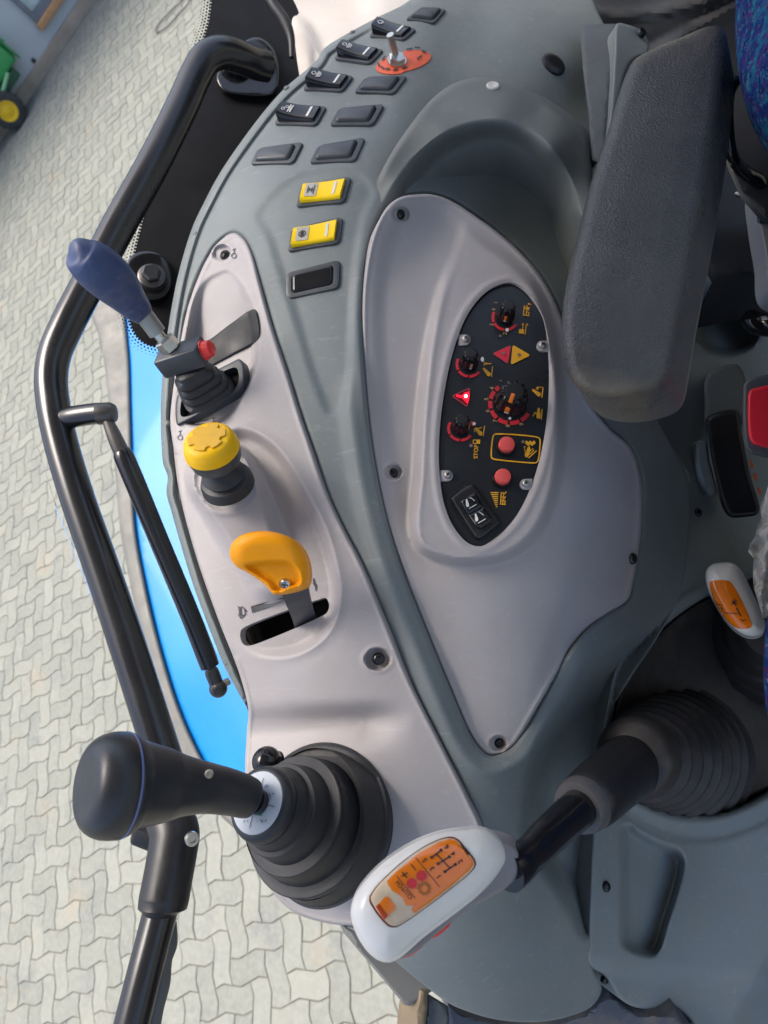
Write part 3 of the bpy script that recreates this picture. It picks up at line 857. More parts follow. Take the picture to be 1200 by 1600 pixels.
# dark hand flap at the bottom of the scoop
fp = Field([(325, 530, .592), (402, 480, .596), (405, 530, .583), (330, 572, .574), (290, 600, .574)], lam=1e-6)
mb = MB(); sheet(mb, [(300, 545), (328, 530), (360, 506), (398, 483), (405, 500), (405, 526), (398, 536), (362, 556), (330, 573), (300, 588)], lambda x, y: np.minimum(lev_d(x, y) - .0025, fp(x, y) * 0 + 9), 3.5, rpx=4, rm=.003, skirt=.008)
mb.build('hand_flap', mat('flap_charcoal', (.014, .016, .019), .6, dust=.15), con)

# ---------------------------------------------------------------- dial pod
plate_o = [(796, 441), (812, 446), (830, 462), (844, 484), (853, 510), (860, 560), (860, 622), (852.5, 687), (835.6, 752), (810, 805), (782, 836), (754, 853), (734, 850), (712, 828), (695, 791), (686.5, 735), (687, 673), (696, 603), (710.5, 541), (731.5, 490), (762.5, 454)]
PLP = cr(plate_o, True, 4)
plat_o = [(725, 345), (760, 372), (800, 402), (838, 440), (862, 500), (878, 570), (884, 640), (880, 720), (866, 790), (840, 840), (800, 872), (752, 884), (700, 882), (655, 862), (640, 830), (646, 740), (652, 640), (664, 540), (684, 450), (705, 390)]
PTP = cr(plat_o, True, 5)
PPL = Plane((770, 450, .566), (770, 840, .498), (690, 650, .529))       # plane of the black dial plate
PD = Field([(620, 325, .562), (700, 325, .584), (780, 380, .582), (840, 440, .574), (870, 520, .565), (900, 600, .562), (575, 420, .556), (568, 520, .548), (572, 620, .540), (590, 720, .530), (615, 820, .519), (660, 950, .508), (710, 1070, .498), (765, 1165, .490), (810, 1140, .496), (870, 1040, .515), (930, 965, .545), (985, 920, .572), (1000, 830, .585), (985, 715, .583), (940, 660, .572),
            (640, 500, .556), (640, 650, .543), (660, 400, .568), (655, 800, .528), (720, 400, .571), (700, 900, .507), (760, 980, .501), (830, 940, .508), (880, 860, .520), (905, 760, .532), (940, 800, .552), (900, 940, .527), (890, 680, .545)], lam=4e-5)
def pod_d(x, y):
    d = PD(x, y)
    p = sdist(PTP, x, y)
    k = ss((p + 4) / 20.)
    d = d * (1 - k) + (PPL(x, y) - .0035) * k
    q = sdist(PLP, x, y)
    d = d - .0015 * np.exp(-((q + 7) / 4.5) ** 2)
    # hollow between outer rim and dial field
    e = pdist(PODP, x, y)
    d = d + .004 * ss((e - 10) / 30.) * (1 - k) * ss((930 - y) / 150.) * ss((900 - x) / 80)
    d = d - .005 * np.exp(-((p - 8) / 8.) ** 2) * ss((760 - x) / 50.) * ss((y - 400) / 80) * .5
    # fold running down the right side of the tip
    t, w = lineparam(x, y, (892, 860), (820, 1080))
    side = (x - 892) * 220 + (y - 860) * 72
    d = d + .006 * ss((side / 231.) / 40.) * ss((y - 760) / 150.) * ss((1120 - y) / 150.)
    for c in ((626, 335), (615, 738), (779, 1162)): d = bore(d, x, y, c, 9, .0045)
    d = d + .0012 * ss((e - 3) / 6.)
    return d
mb = MB(); sheet(mb, pod_o, pod_d, 4., holes=[plate_o], rpx=6, rm=.0042, skirt=.02, rows=[(circ(x, y, 12), (-5, -2.5, 0, 2.5, 5), True) for x, y in ((626, 335), (615, 738), (779, 1162))])
pod = mb.build('dial_pod', LILAC, con, sharp=60)
for x, y in ((626, 335), (615, 739), (780, 1161)): screw(con, pod_d, x, y, 8, -.0005, tilt=normal(PD, x, y))
screw(con, pod_d, 988, 873, 9, .000)

# ================================================================== dial plate
cp = thing('control_panel', 'black oval control panel with dials set into the lilac cover', 'control panel', P(770, 650, .535))
po2 = [(770 + (x - 770) * .997, 648 + (y - 648) * .999) for x, y in plate_o]
mb = MB(); sheet(mb, po2, lambda x, y: PPL(x, y) + .0006, 7, rpx=4, rm=.001, skirt=.006); mb.build('face_plate', PLATE, cp)
pl = PPL
Z6 = lambda x, y: (650 + x / 3.556, 420 + y / 3.556)
Z4 = lambda x, y: (760 + x / 10., 455 + y / 10.)
Z5 = lambda x, y: (700 + x / 7.0588, 560 + y / 7.0588)
Z7 = lambda x, y: (690 + x / 6.667, 640 + y / 6.667)
NP = normal(PPL, 770, 650)
UPR = (0.06, -1)      # reading direction of the lettering in the photo

for (x, y, sgn) in ((*Z6(275, 395), -1), (*Z6(700, 430), 1), (*Z6(175, 1150), -1), (*Z6(607, 1197), 1)):
    t = MB(); e = 11 if sgn > 0 else -11
    k = [(x + e, y - 8.5), (x, y - 8.5)] + [(x - sgn * 8.5 * math.sin(R(a)), y - 8.5 * math.cos(R(a))) for a in range(20, 180, 20)] + [(x, y + 8.5), (x + e, y + 8.5)]
    sheet(t, k, lambda a, b: PPL(a, b) - .0012, 3, rpx=2, rm=.0008, skirt=.003, smooth=False); t.build('lug', LILAC, cp)
    screw(cp, PPL, x, y, 6.2, .0018, mat('dull_screw', (.42, .40, .38), .4, metal=.7) if 'dull_screw' not in bpy.data.materials else bpy.data.materials['dull_screw'])

O = .0002
def ring(c, r, w, a0, a1, ticks, ky=.96, red=None):
    rg = MB()
    ed = [a0] + ticks + [a1]
    for i in range(len(ed) - 1):
        g0 = 3 if i else 0; g1 = 3 if i < len(ed) - 2 else 0
        rg.arc(pl, c, r, w, ed[i] + g0, ed[i + 1] - g1, O, ky)
    if red: rg.arc(pl, c, 20, 4, -32, -12, O)
    rg.build('scale_ring', INKR, cp)
D1 = Z4(300, 412); ring(D1, 20, 4.4, 34, 205, [93, 155])
D2 = Z5(235, 68); ring(D2, 19.5, 4.2, 38, 208, [93, 150])
D3 = Z5(140, 775); ring(D3, 19, 4.2, 36, 212, [92, 150], red=1)
DB = Z5(690, 497); ring(DB, 32, 6.4, 31, 236, [62, 95, 130, 162, 190, 220])
for q_, a_, b_ in ((Z4(322, 612), 2.8, 2.8), (Z5(378, 15), 2.6, 4), (Z5(287, 725), 2.6, 2.6), (Z5(682, 664), 2.3, 2.3)):
    wd = MB(); wd.disc(pl, q_, a_, O * 3, ry=b_); wd.build('white_mark', INKW, cp)
for ch, x, y in (('4', 485, 330), ('5', 425, 450), ('6', 437, 580), ('7', 520, 690), ('8', 660, 745), ('9', 812, 728), ('3', 582, 248)):
    nm = MB(); nm.text(pl, ch, Z5(x, y), UPR, 6.2 if ch != '3' else 4.0, off=O, bold=.018); nm.build('numeral', INKT, cp)
for ch, x, y in (('4', 115, 290), ('3', 82, 525), ('2', 290, 662), ('1', 150, 180)):
    nm = MB(); nm.text(pl, ch, Z4(x, y), UPR, 6.0, off=O, bold=.018); nm.build('numeral', INKT, cp)

def tri(c, pts, rr, m, name, off, lab=None):
    t = MB(); p = [np.array(q) for q in pts]; out = []
    for i in range(3):
        a, b, d = p[i - 1], p[i], p[(i + 1) % 3]
        u = (a - b) / np.linalg.norm(a - b); v = (d - b) / np.linalg.norm(d - b)
        p0 = b + u * rr; p1 = b + v * rr
        for s in np.linspace(0, 1, 5): out.append(tuple((1 - s) ** 2 * p0 + 2 * s * (1 - s) * b + s * s * p1))
    t.poly(pl, out, off); return t
def shrink(pts, k):
    c = np.mean(np.array(pts), 0); return [tuple(c + (np.array(q) - c) * k) for q in pts]
A1 = [Z4(88, 975), Z4(392, 838), Z4(338, 1145)]; A2 = [Z4(408, 838), Z4(690, 1005), Z4(378, 1158)]; A3 = [Z5(35, 415), Z5(248, 318), Z5(215, 545)]
tri(0, A1, 4.5, None, '', O).build('lamp_border', mat('lamp_border_red', (.40, .10, .13), .4), cp)
l = tri(0, shrink(A1, .88), 4, None, '', O * 3).build('warning_lamp', mat('lamp_red', (.78, .02, .05), .3), cp); l['label'] = 'unlit solid red triangular lamp beside the amber one'
l = tri(0, A2, 4.5, None, '', O * 2).build('warning_lamp', mat('lamp_amber', (.80, .40, .015), .35), cp); l['label'] = 'unlit amber triangular lamp beside the red one'
DOT = mat('dot_grey', (.20, .15, .14), .5)
for q_, r_ in ((Z4(262, 982), 2.7), (Z4(505, 1000), 2.5), (Z7(305, 380), 2.7), (Z7(845, 340), 2.4), (Z4(212, 710), 1.9)):
    dd = MB(); dd.disc(pl, q_, r_, O * 5); dd.build('lamp_dot', DOT, cp)
tri(0, A3, 5, None, '', O).build('lamp_border', mat('lamp_border_dim', (.45, .06, .09), .4), cp)
l = tri(0, shrink(A3, .84), 4.5, None, '', O * 3).build('warning_lamp', mat('lamp_dark_red', (.10, .004, .012), .2, emit=(1, .02, .06), es=.012), cp); l['label'] = 'lit red triangular lamp glowing between two small dials'
gl_ = MB(); gl_.poly(pl, [Z5(*q) for q in ((85, 405), (150, 415), (185, 385), (232, 372), (236, 420), (228, 470), (212, 508), (180, 470), (150, 440), (95, 432))], O * 5); gl_.build('lamp_glow', LEDR, cp)
gl_ = MB(); gl_.lathe(SP(pl, *Z5(195, 425), O * 5), NP, [(0, .0012), (.0008, .0011), (.0013, .0005)], 14); gl_.build('lamp_core', LEDW, cp)

def flush():
    global ic
    if ic.v: ic.build('printed_symbol', INKY, cp)
    ic = MB()
ic = MB()
def st(z, pts, w): ic.stroke(pl, [z(*q) for q in pts], w, O)
def pg(z, pts): ic.poly(pl, [z(*q) for q in pts], O)
# wedge arm and post symbols
def wedge(z, tip, tail, hw, post):
    t = np.array(tip, float); a = np.array(tail, float); u = (a - t) / np.linalg.norm(a - t); n = np.array([-u[1], u[0]])
    cap = [tuple(a + u * hw * math.cos(R(q)) + n * hw * math.sin(R(q))) for q in range(80, -81, -20)]
    pg(z, [tuple(t - n * hw * .45), tuple(t + n * hw * .45)] + cap)
    if post: st(z, post, 1.6)
flush(); wedge(Z5, (388, 108), (448, 175), 24, ((492, 88), (478, 205))); st(Z5, ((396, 58), (478, 60)), 1.6); st(Z5, ((397, 36), (397, 82)), 1.3); st(Z5, ((425, 45), (398, 60), (425, 75)), 1.2)
flush(); wedge(Z5, (930, 345), (1000, 398), 24, ((1048, 318), (1034, 435))); st(Z5, ((1030, 316), (1000, 322), (972, 336)), 1.3); st(Z5, ((990, 312), (970, 337), (1000, 342)), 1.2)
flush(); wedge(Z5, (1000, 548), (997, 642), 24, ((1038, 560), (1026, 675))); st(Z5, ((935, 640), (950, 615), (970, 598)), 1.3); st(Z5, ((948, 598), (972, 597), (972, 620)), 1.2)
flush(); wedge(Z5, (300, 765), (358, 830), 24, ((402, 745), (388, 860))); st(Z5, ((290, 815), (305, 780), (370, 765)), 1.3); st(Z5, ((285, 790), (305, 778)), 1.3)
# linkage symbols beside the top dial
flush(); st(Z4, ((575, 390), (592, 225)), 1.5); st(Z4, ((570, 372), (665, 385)), 1.8); st(Z4, ((590, 265), (640, 275)), 2.4); st(Z4, ((620, 380), (638, 245), (622, 225)), 1.6); st(Z4, ((640, 270), (680, 255)), 1.6); st(Z4, ((640, 330), (664, 330), (660, 390)), 1.5)
ic.disc(pl, Z4(660, 200), 1.5, O); ic.disc(pl, Z4(690, 208), 1.0, O); ic.disc(pl, Z4(655, 285), 1.6, O)
flush(); pg(Z4, ((512, 590), (590, 600), (582, 668), (502, 660))); st(Z4, ((602, 680), (625, 515)), 1.5); st(Z4, ((566, 600), (572, 520)), 1.5); ic.disc(pl, Z4(568, 520), 1.9, O); ic.disc(pl, Z4(634, 525), 1.8, O)
# padlock
flush()
st(Z7, ((330, 318), (362, 318)), 1.4); st(Z7, ((330, 318), (328, 352), (360, 354)), 1.4); pg(Z7, ((362, 312), (402, 314), (400, 358), (360, 356)))
# frame round the upper button
flush()
fr_ = [(548, 262), (560, 256), (1000, 290), (1022, 305), (1026, 330), (1002, 535), (985, 553), (960, 556), (545, 517), (524, 508), (517, 485), (535, 285)]
q = cr([Z7(*p) for p in fr_], True, 3); ic.stroke(pl, list(q) + [q[0], q[1]], 2.2, O)
# hand and worm symbol
flush()
pg(Z7, ((872, 495), (862, 470), (880, 445), (895, 395), (918, 380), (925, 420), (918, 450), (905, 480), (890, 500)))
st(Z7, ((878, 470), (858, 385), (878, 388)), 1.3); st(Z7, ((915, 440), (950, 405), (960, 425), (915, 470)), 1.2); st(Z7, ((905, 505), (990, 428)), 1.6)
for i, x in enumerate((884, 902, 922, 942, 962)): ic.disc(pl, Z7(x, 345 + (i % 2) * 14), 2.2, O, ry=3.0)
# bars
flush()
for i in range(8):
    y = 860 + i * 21; x0 = 508 + i * 8; pg(Z7, ((x0, y), (592 - i * 1.5, y), (592 - i * 1.5, y + 11), (x0, y + 11)))
flush(); st(Z7, ((622, 860), (612, 990)), 1.5)
for y in (870, 910, 950, 985): st(Z7, ((615, y), (668, y + 4)), 1.7)
st(Z7, ((645, 880), (636, 985)), 1.4); ic.disc(pl, Z7(640, 870), 1.3, O); ic.disc(pl, Z7(668, 862), 1.2, O); st(Z7, ((668, 905), (650, 935)), 1.3); st(Z7, ((664, 950), (655, 995)), 1.3)
flush(); ic.text(pl, 'STOP', Z7(360, 440), UPR, 6.6, off=O, bold=.014); ic.build('lettering', INKY, cp)

# ================================================================== rotary knobs
def knob(c, rpx, hm, lab, ang, ptr, big=False):
    d = float(PPL(*c)); r = rpx * d / F; n = NP; o = SP(pl, *c, .0003)
    t = thing('rotary_knob', lab, 'knob', o, 'fluted black rotary knobs on the control panel')
    m = MB(); fl = 9 if not big else 10
    m.lathe(o, n, [(0, r * 1.08), (hm * .12, r * 1.06), (hm * .2, r * .98), (hm * .55, r * .92), (hm * .86, r * .86), (hm * .95, r * .80), (hm, r * .70), (hm * 1.0, r * .1)], 80, fl, .085, 1, 5)
    m.build('cap', BLKG, t)
    m = MB(); m.lathe(o, n, [(hm * 1.005, r * .60), (hm * 1.03, r * .58), (hm * 1.035, r * .05)], 28); m.build('cap_disc', BLK, t)
    # pointer stripe on the side and top
    u = camvec(0, -1, 0); u = (u - n * u.dot(n)).normalized(); u = Matrix.Rotation(R(ang), 3, n) @ u; v = n.cross(u)
    for a, b, mm in ((hm * .18, hm * .26, INKW), (hm * .26, hm * .62, ptr)):
        q = MB(); q.box(o + u * r * .99 + n * (a + b) / 2, u * r * .06, v * r * .15, n * (b - a) / 2, .0002); q.build('pointer', mm, t)
    if big:
        q = MB(); q.box(o + u * r * .55 + n * hm * 1.02, u * r * .34, v * r * .13, n * .0006, .0003); q.build('pointer', ptr, t)
    return t
PTR = mat('pointer_orange', (.82, .20, .02), .4); PTRG = mat('pointer_tan', (.38, .28, .20), .4)
knob((D1[0], D1[1] - 1), 12.6, .0150, 'black knob at the pointed top end of the oval panel', -14, PTR)
knob((D2[0] - .3, D2[1] - 1), 12.6, .0150, 'small black knob directly above the lit red triangle lamp', 6, PTRG)
knob((D3[0], D3[1] - 1), 12.6, .0140, 'small black knob just above the word STOP', 70, PTR)
knob((DB[0], DB[1] - 2), 23.5, .0165, 'large black knob with orange pointer and numbered red scale', -22, PTR, True)

# ================================================================== push buttons
for (x, y, lab) in ((*Z7(668, 390), 'round coral push button inside the yellow outlined box'), (*Z7(628, 722), 'round coral push button below the yellow outlined box')):
    d = float(PPL(x, y)); s = d / F; o = SP(pl, x, y, .0003)
    t = thing('push_button', lab, 'button', o, 'round coral push buttons')
    m = MB(); m.lathe(o, NP, [(0, 16.2 * s), (.0022, 15.8 * s), (.003, 15 * s), (.003, 13.4 * s), (.001, 13.2 * s), (.001, 1 * s)], 36); m.build('collar', BLKG, t)
    m = MB(); m.lathe(o + NP * .001, NP, [(0, 12.8 * s), (.0042, 12.5 * s), (.0052, 11.6 * s), (.0056, 9 * s), (.0057, .5 * s)], 36); m.build('button_cap', COR, t)

# ================================================================== lift rocker on the oval panel
t = thing('rocker_switch', 'black two position rocker with white arm symbols at panel foot', 'switch', SP(pl, *Z7(345, 1060), 0), None)
m = MB(); sheet(m, [Z7(*q) for q in ((95, 925), (130, 890), (305, 772), (335, 778), (362, 810), (598, 1150), (606, 1172), (590, 1200), (420, 1335), (392, 1346), (355, 1335), (330, 1305), (110, 955))], lambda x, y: PPL(x, y) - .004, 3, rpx=4, rm=.003, skirt=.0045); m.build('bezel', BLK, t)
f1 = lambda x, y: PPL(x, y) - .0072 + .0002 * 0
def rk(x, y):
    t_, q_ = lineparam(np.asarray(x, float), np.asarray(y, float), Z7(280, 930), Z7(440, 1185))
    return PPL(x, y) - .0075 - .0035 * np.abs(t_ - .5) ** 1.3
for nm_, pts in (('rocker', ((198, 965), (215, 940), (335, 868), (362, 872), (432, 1010), (278, 1092))), ('rocker', ((283, 1096), (436, 1015), (520, 1125), (512, 1165), (420, 1228), (372, 1220), (350, 1200)))):
    m = MB(); sheet(m, [Z7(*q) for q in pts], rk, 2.5, rpx=2.5, rm=.0012, skirt=.006, smooth=False); m.build(nm_, BLKG, t)
for ox, oy in ((0, 0), (95, 152)):
    m = MB()
    k = lambda a, b: Z7(a + ox, b + oy)
    m.poly(rk, [k(*q) for q in ((250, 938), (264, 934), (284, 985), (284, 1008), (268, 1018), (254, 1006))], .0004)
    m.stroke(rk, [k(292, 918), k(316, 928), k(344, 952)], .9, .0004); m.stroke(rk, [k(284, 1034), k(362, 988)], 1.1, .0004)
    m.build('printed_symbol', INKW, t)

# ================================================================== rocker switches on the console
def lerp(c, u, v):
    """corners: lower left, upper left, upper right, lower right in the photo; u along, v across"""
    a = np.array(c[0]) * (1 - u) + np.array(c[3]) * u; b = np.array(c[1]) * (1 - u) + np.array(c[2]) * u
    return a * (1 - v) + b * v
def switch(c, kind, lab, group, icon=None):
    pc = np.mean(np.array(c), 0)
    h = lambda x, y: shell_d(np.asarray(x, float), np.asarray(y, float))
    pl3 = Plane(*[(q[0], q[1], float(h(np.float64(q[0]), np.float64(q[1])))) for q in (c[0], c[2], c[3] if kind else c[1])])
    n = normal(SH, *pc, 12.)
    cw = [SP(SH, q[0], q[1], 0) for q in c]
    base = sum(cw, Vector()) / 4
    off0 = (SP(h, *pc, 0) - SP(SH, *pc, 0)).dot(n)
    def W(u, v, z):
        return (cw[0] * (1 - u) + cw[3] * u) * (1 - v) + (cw[1] * (1 - u) + cw[2] * u) * v + n * (z + off0)
    def ring(u0, u1, v0, v1, r, z, zf=None):
        out = []; ru = r; rv = r * 1.7
        for cu, cv, a0 in ((u1 - ru, v1 - rv, 0), (u0 + ru, v1 - rv, 90), (u0 + ru, v0 + rv, 180), (u1 - ru, v0 + rv, 270)):
            for k in range(5):
                a = R(a0 + k * 22.5); u = cu + ru * math.cos(a); v = cv + rv * math.sin(a)
                out.append(W(u, v, z if zf is None else zf(u) + z))
        return out
    t = thing('rocker_switch', lab, 'switch', base, group)
    m = MB()
    m.loft([ring(0, 1, 0, 1, .10, -.004), ring(0, 1, 0, 1, .10, .0012), ring(.012, .988, .02, .98, .10, .0022), ring(.05, .95, .09, .91, .09, .0026), ring(.11, .89, .16, .84, .08, .0024), ring(.115, .885, .17, .83, .08, .0005)])
    m.build('bezel', BEZ, t)
    m = MB()
    if kind == 'blank':
        for j in range(1): pass
        zf = lambda u: .0046 - .0012 * abs(2 * u - 1) ** 2
        U0, U1 = .10, .86
        # waisted cap: narrower at one end
        def cap(ins, z):
            L = ring(U0 + ins, U1 - ins, .14 + ins * 1.5, .88 - ins * 1.5, .06, z, zf); return L
        m.loft([cap(0, -.004), cap(0, -.001), cap(.02, .0004), cap(.05, .0009)])
        m.build('blanking_cap', BEZ if lab.find('glossy') < 0 else BLKG, t); return t
    if kind == 'sunk':
        zf = lambda u: 0
        m.loft([ring(.13, .85, .2, .84, .05, -.003), ring(.13, .85, .2, .84, .05, .0026), ring(.15, .83, .23, .81, .05, .0034), ring(.18, .80, .27, .77, .04, .0036)])
        m.build('blanking_cap', BLKG, t); return t
    zf = (lambda u: .0125 - .0155 * u + .0085 * u * u) if kind != 'yellow' else (lambda u: .0075 - .0075 * u + .006 * u * u)
    V0, V1 = .13, .87
    secs = []
    for u in np.linspace(.09, .90, 13):
        z = zf(u); e = min((u - .09), (.90 - u)) ; rr = .0012 if 0.05 < e else .0022 - .02 * e
        secs.append([W(u, V0, -.002), W(u, V0, z - rr * 1.2), W(u, V0 + .035, z - rr * .35), W(u, V0 + .10, z), W(u, V1 - .10, z), W(u, V1 - .035, z - rr * .35), W(u, V1, z - rr * 1.2), W(u, V1, -.002)])
    m.loft(secs); ro = m.build('rocker', YEL if kind == 'yellow' else BLKG, t, sharp=50)
    # lens bar and symbol
    def quad(u0, u1, v0, v1, z=.0004):
        m2 = MB(); L = [W(u, v, zf(u) + z) for u, v in ((u0, v0), (u1, v0), (u1, v1), (u0, v1))]; m2.add(L, [(0, 1, 2, 3)]); return m2
    quad(.72, .77, .25, .75).build('lens', mat('lens_clear', (.72, .72, .66), .2) if 'lens_clear' not in bpy.data.materials else bpy.data.materials['lens_clear'], t)
    if kind == 'yellow':
        quad(.17, .40, .24, .78).build('sticker', mat('sticker_silver', (.50, .47, .40), .4) if 'sticker_silver' not in bpy.data.materials else bpy.data.materials['sticker_silver'], t)
    m2 = MB()
    def ln(pts, w):
        for (a, b) in zip(pts[:-1], pts[1:]):
            A_ = W(a[0], a[1], zf(a[0]) + .0008); B_ = W(b[0], b[1], zf(b[0]) + .0008); dd = (B_ - A_).normalized(); s_ = n.cross(dd) * w / 2
            m2.add([A_ - s_, A_ + s_, B_ + s_, B_ - s_], [(0, 1, 2, 3)])
    def circ(u, v, r, w): ln([(u + r * math.cos(R(k)), v + r * 1.8 * math.sin(R(k))) for k in range(0, 361, 30)], w)
    if icon == 'axle': ln([(.22, .35), (.22, .65)], .0007); ln([(.345, .35), (.345, .65)], .0007); ln([(.22, .5), (.345, .5)], .0006); circ(.285, .5, .022, .0006); ln([(.31, .38), (.31, .62)], .0006); ln([(.325, .33), (.36, .33)], .0005); ln([(.325, .67), (.36, .67)], .0005); ln([(.25, .4), (.25, .6)], .0005)
    elif icon == 'wheel': circ(.285, .5, .065, .0006); ln([(.285, .36), (.285, .64)], .0012); circ(.285, .5, .028, .0007); ln([(.25, .42), (.32, .58)], .0006); ln([(.25, .58), (.32, .42)], .0006)
    elif icon == 'lamp': circ(.22, .5, .045, .0006); ln([(.30, .34), (.30, .66)], .0006); ln([(.325, .36), (.325, .64)], .0005); ln([(.35, .36), (.35, .64)], .0005); ln([(.375, .4), (.375, .6)], .0005)
    elif icon == 'worklamp': circ(.20, .42, .035, .0006); circ(.26, .55, .03, .0005); ln([(.31, .30), (.31, .70)], .0009); ln([(.34, .34), (.34, .66)], .0006); ln([(.365, .30), (.365, .70)], .0009)
    else: circ(.25, .5, .06, .0006); ln([(.22, .4), (.28, .4), (.28, .6), (.22, .6)], .0006)
    m2.build('printed_symbol', INKW if kind != 'yellow' else INK, t)
    return t
GB = 'charcoal blanking switches on the console'; GR_ = 'black rocker switches with lamp symbols'; GY = 'yellow rocker switches'
SWS = [
 ([(633, 33), (655, 17), (698, 17), (678, 40)], 'blank', 'charcoal blank farthest along the console, beside the pale pillar', GB, None),
 ([(576.5, 60), (591, 40), (652, 48), (631, 66)], 'rocker', 'black rocker switch just behind the metal toggle switch', GR_, 'square'),
 ([(522, 95), (537, 75), (601, 80), (579, 103)], 'rocker', 'black rocker switch directly left of the orange toggle decal', GR_, 'lamp'),
 ([(473, 143), (489, 117), (554, 121), (535, 146)], 'rocker', 'black lamp rocker between two other black rockers by the window', GR_, 'lamp'),
 ([(428.5, 197), (444, 171), (512, 168), (495, 199)], 'rocker', 'black rocker switch next to the window side charcoal blank', GR_, 'worklamp'),
 ([(553, 147), (571, 124), (638, 121), (616, 150)], 'blank', 'charcoal blank directly below the orange toggle decal', GB, None),
 ([(515, 199), (529, 173), (602, 165), (583, 199)], 'blank', 'charcoal blank beside the third black lamp rocker', GB, None),
 ([(392, 259.6), (404, 235), (476, 224), (459, 258)], 'blank', 'shiny worn charcoal blank nearest the window edge', GB, None),
 ([(483.6, 258), (497, 231), (572.5, 217), (556, 255)], 'blank', 'charcoal blank just above the axle symbol yellow rocker', GB, None),
 ([(461.6, 323), (470, 288), (549.6, 274), (537.7, 315.5)], 'yellow', 'yellow rocker switch with a black axle symbol sticker', GY, 'axle'),
 ([(448, 393), (454, 356), (536, 336.6), (530, 379)], 'yellow', 'yellow rocker switch with a round black wheel symbol sticker', GY, 'wheel'),
 ([(446, 467), (445, 425.5), (531, 403.5), (529.4, 449)], 'sunk', 'glossy black blank in a deep bezel below the yellow rockers', GB, None)]
for a in SWS: switch(*a)

# ================================================================== toggle switch
tc_ = (628, 96)
t = thing('toggle_switch', 'metal toggle switch on an orange oval decal', 'switch', SP(SH, *tc_))
m = MB(); el = []
sh_ = lambda x, y: shell_d(np.asarray(x, float), np.asarray(y, float))
for k in range(40):
    a = 2 * math.pi * k / 40; x = 44 * math.cos(a); y = 15.5 * math.sin(a) + (2.5 if math.cos(a) < 0 else 0)
    el.append((630 + x * .98 + y * .18, 95.5 - x * .19 + y))
sheet(m, el, lambda x, y: sh_(x, y) - .0012, 3, skirt=.001, smooth=False); m.build('decal', PAD, t)
m = MB()
for (x, y, a, ln_) in ((592, 103, 70, 6), (598, 108, 30, 7), (606, 110, 0, 7), (618, 111, -15, 8), (632, 108, -20, 8), (640, 79, -8, 10), (652, 77, 5, 8), (655, 92, -40, 9), (600, 93, -50, 8), (662, 83, 20, 7)):
    c, s_ = math.cos(R(a)), math.sin(R(a)); m.stroke(sh_, [(x - c * ln_ / 2, y - s_ * ln_ / 2), (x + c * ln_ / 2, y + s_ * ln_ / 2)], 2.4, .0017)
m.build('decal_marks', INK, t)
n = normal(SH, 640, 110, 12); o = SP(sh_, 620, 97, .0012)
m = MB(); m.lathe(o, n, [(0, .0090), (.0012, .0090), (.0012, .0088)], 32); m.build('washer', STEEL, t)
m = MB(); m.lathe(o + n * .0012, n, [(0, .0078), (.003, .0078), (.0036, .0070), (.0036, .0045)], 6); m.build('nut', STEEL, t, sharp=20)
m = MB(); m.tube([P(619.5, 94, .655), P(618, 85, .648), P(613, 66, .636), P(609.5, 54, .63)], [.0042, .0030, .0031, .0034], 16); m.build('bat', STEEL, t)

# ================================================================== blue handled lever
lv = thing('blue_lever', 'lever with worn blue grip, steel stem and red button block', 'lever', P(325, 620, .57))
pth, rad = wpath([(112, 390, .478, 12), (118, 392, .480, 22), (128, 400, .484, 31), (148, 415, .490, 37), (168, 432, .496, 37), (188, 452, .503, 33), (206, 473, .510, 25.5), (220, 488, .516, 20), (226, 494, .518, 16)], 3.)
m = MB(); m.tube(pth, rad, 28); g_ = m.build('grip', BLU, lv, sharp=50)
pth, rad = wpath([(222, 488, .517, 14.5), (246, 520, .527, 14)], 6); m = MB(); m.tube(pth, rad, 20); m.build('stem', mat('stem_grey', (.33, .34, .33), .4, metal=.6), lv)
pth, rad = wpath([(246, 520, .527, 8.5), (258, 536, .532, 8.5)], 6); m = MB(); m.tube(pth, rad, 16); m.build('thread', STEEL, lv)
a = P(255, 530, .530); b = P(268, 545, .535); m = MB(); m.lathe(a, b - a, [(0, .0072), (.001, .0082), ((b - a).length, .0082), ((b - a).length + .0008, .007)], 6); m.build('nut', STEEL, lv, sharp=20)
# block: a short bar across the top of the gaiter
c0 = P(258, 567, .542); c1 = P(314, 549, .532); ex_ = (c1 - c0) / 2
n_ = camvec(-.30, .62, .72); n_ = (n_ - ex_.normalized() * n_.dot(ex_.normalized())).normalized(); ey_ = n_.cross(ex_.normalized())
m = MB(); m.box((c0 + c1) / 2, ex_ * 1.18, ey_ * .0098, n_ * .0085, .0022); m.build('block', BEZ, lv)
o = c1 + ex_ * .16; ax = ex_.normalized()
m = MB(); m.lathe(o - ax * .002, ax, [(0, .0078), (.003, .0078), (.003, .0068), (.006, .0065), (.0085, .0062), (.0095, .0050), (.0098, .001)], 24); m.build('red_button', RED, lv)
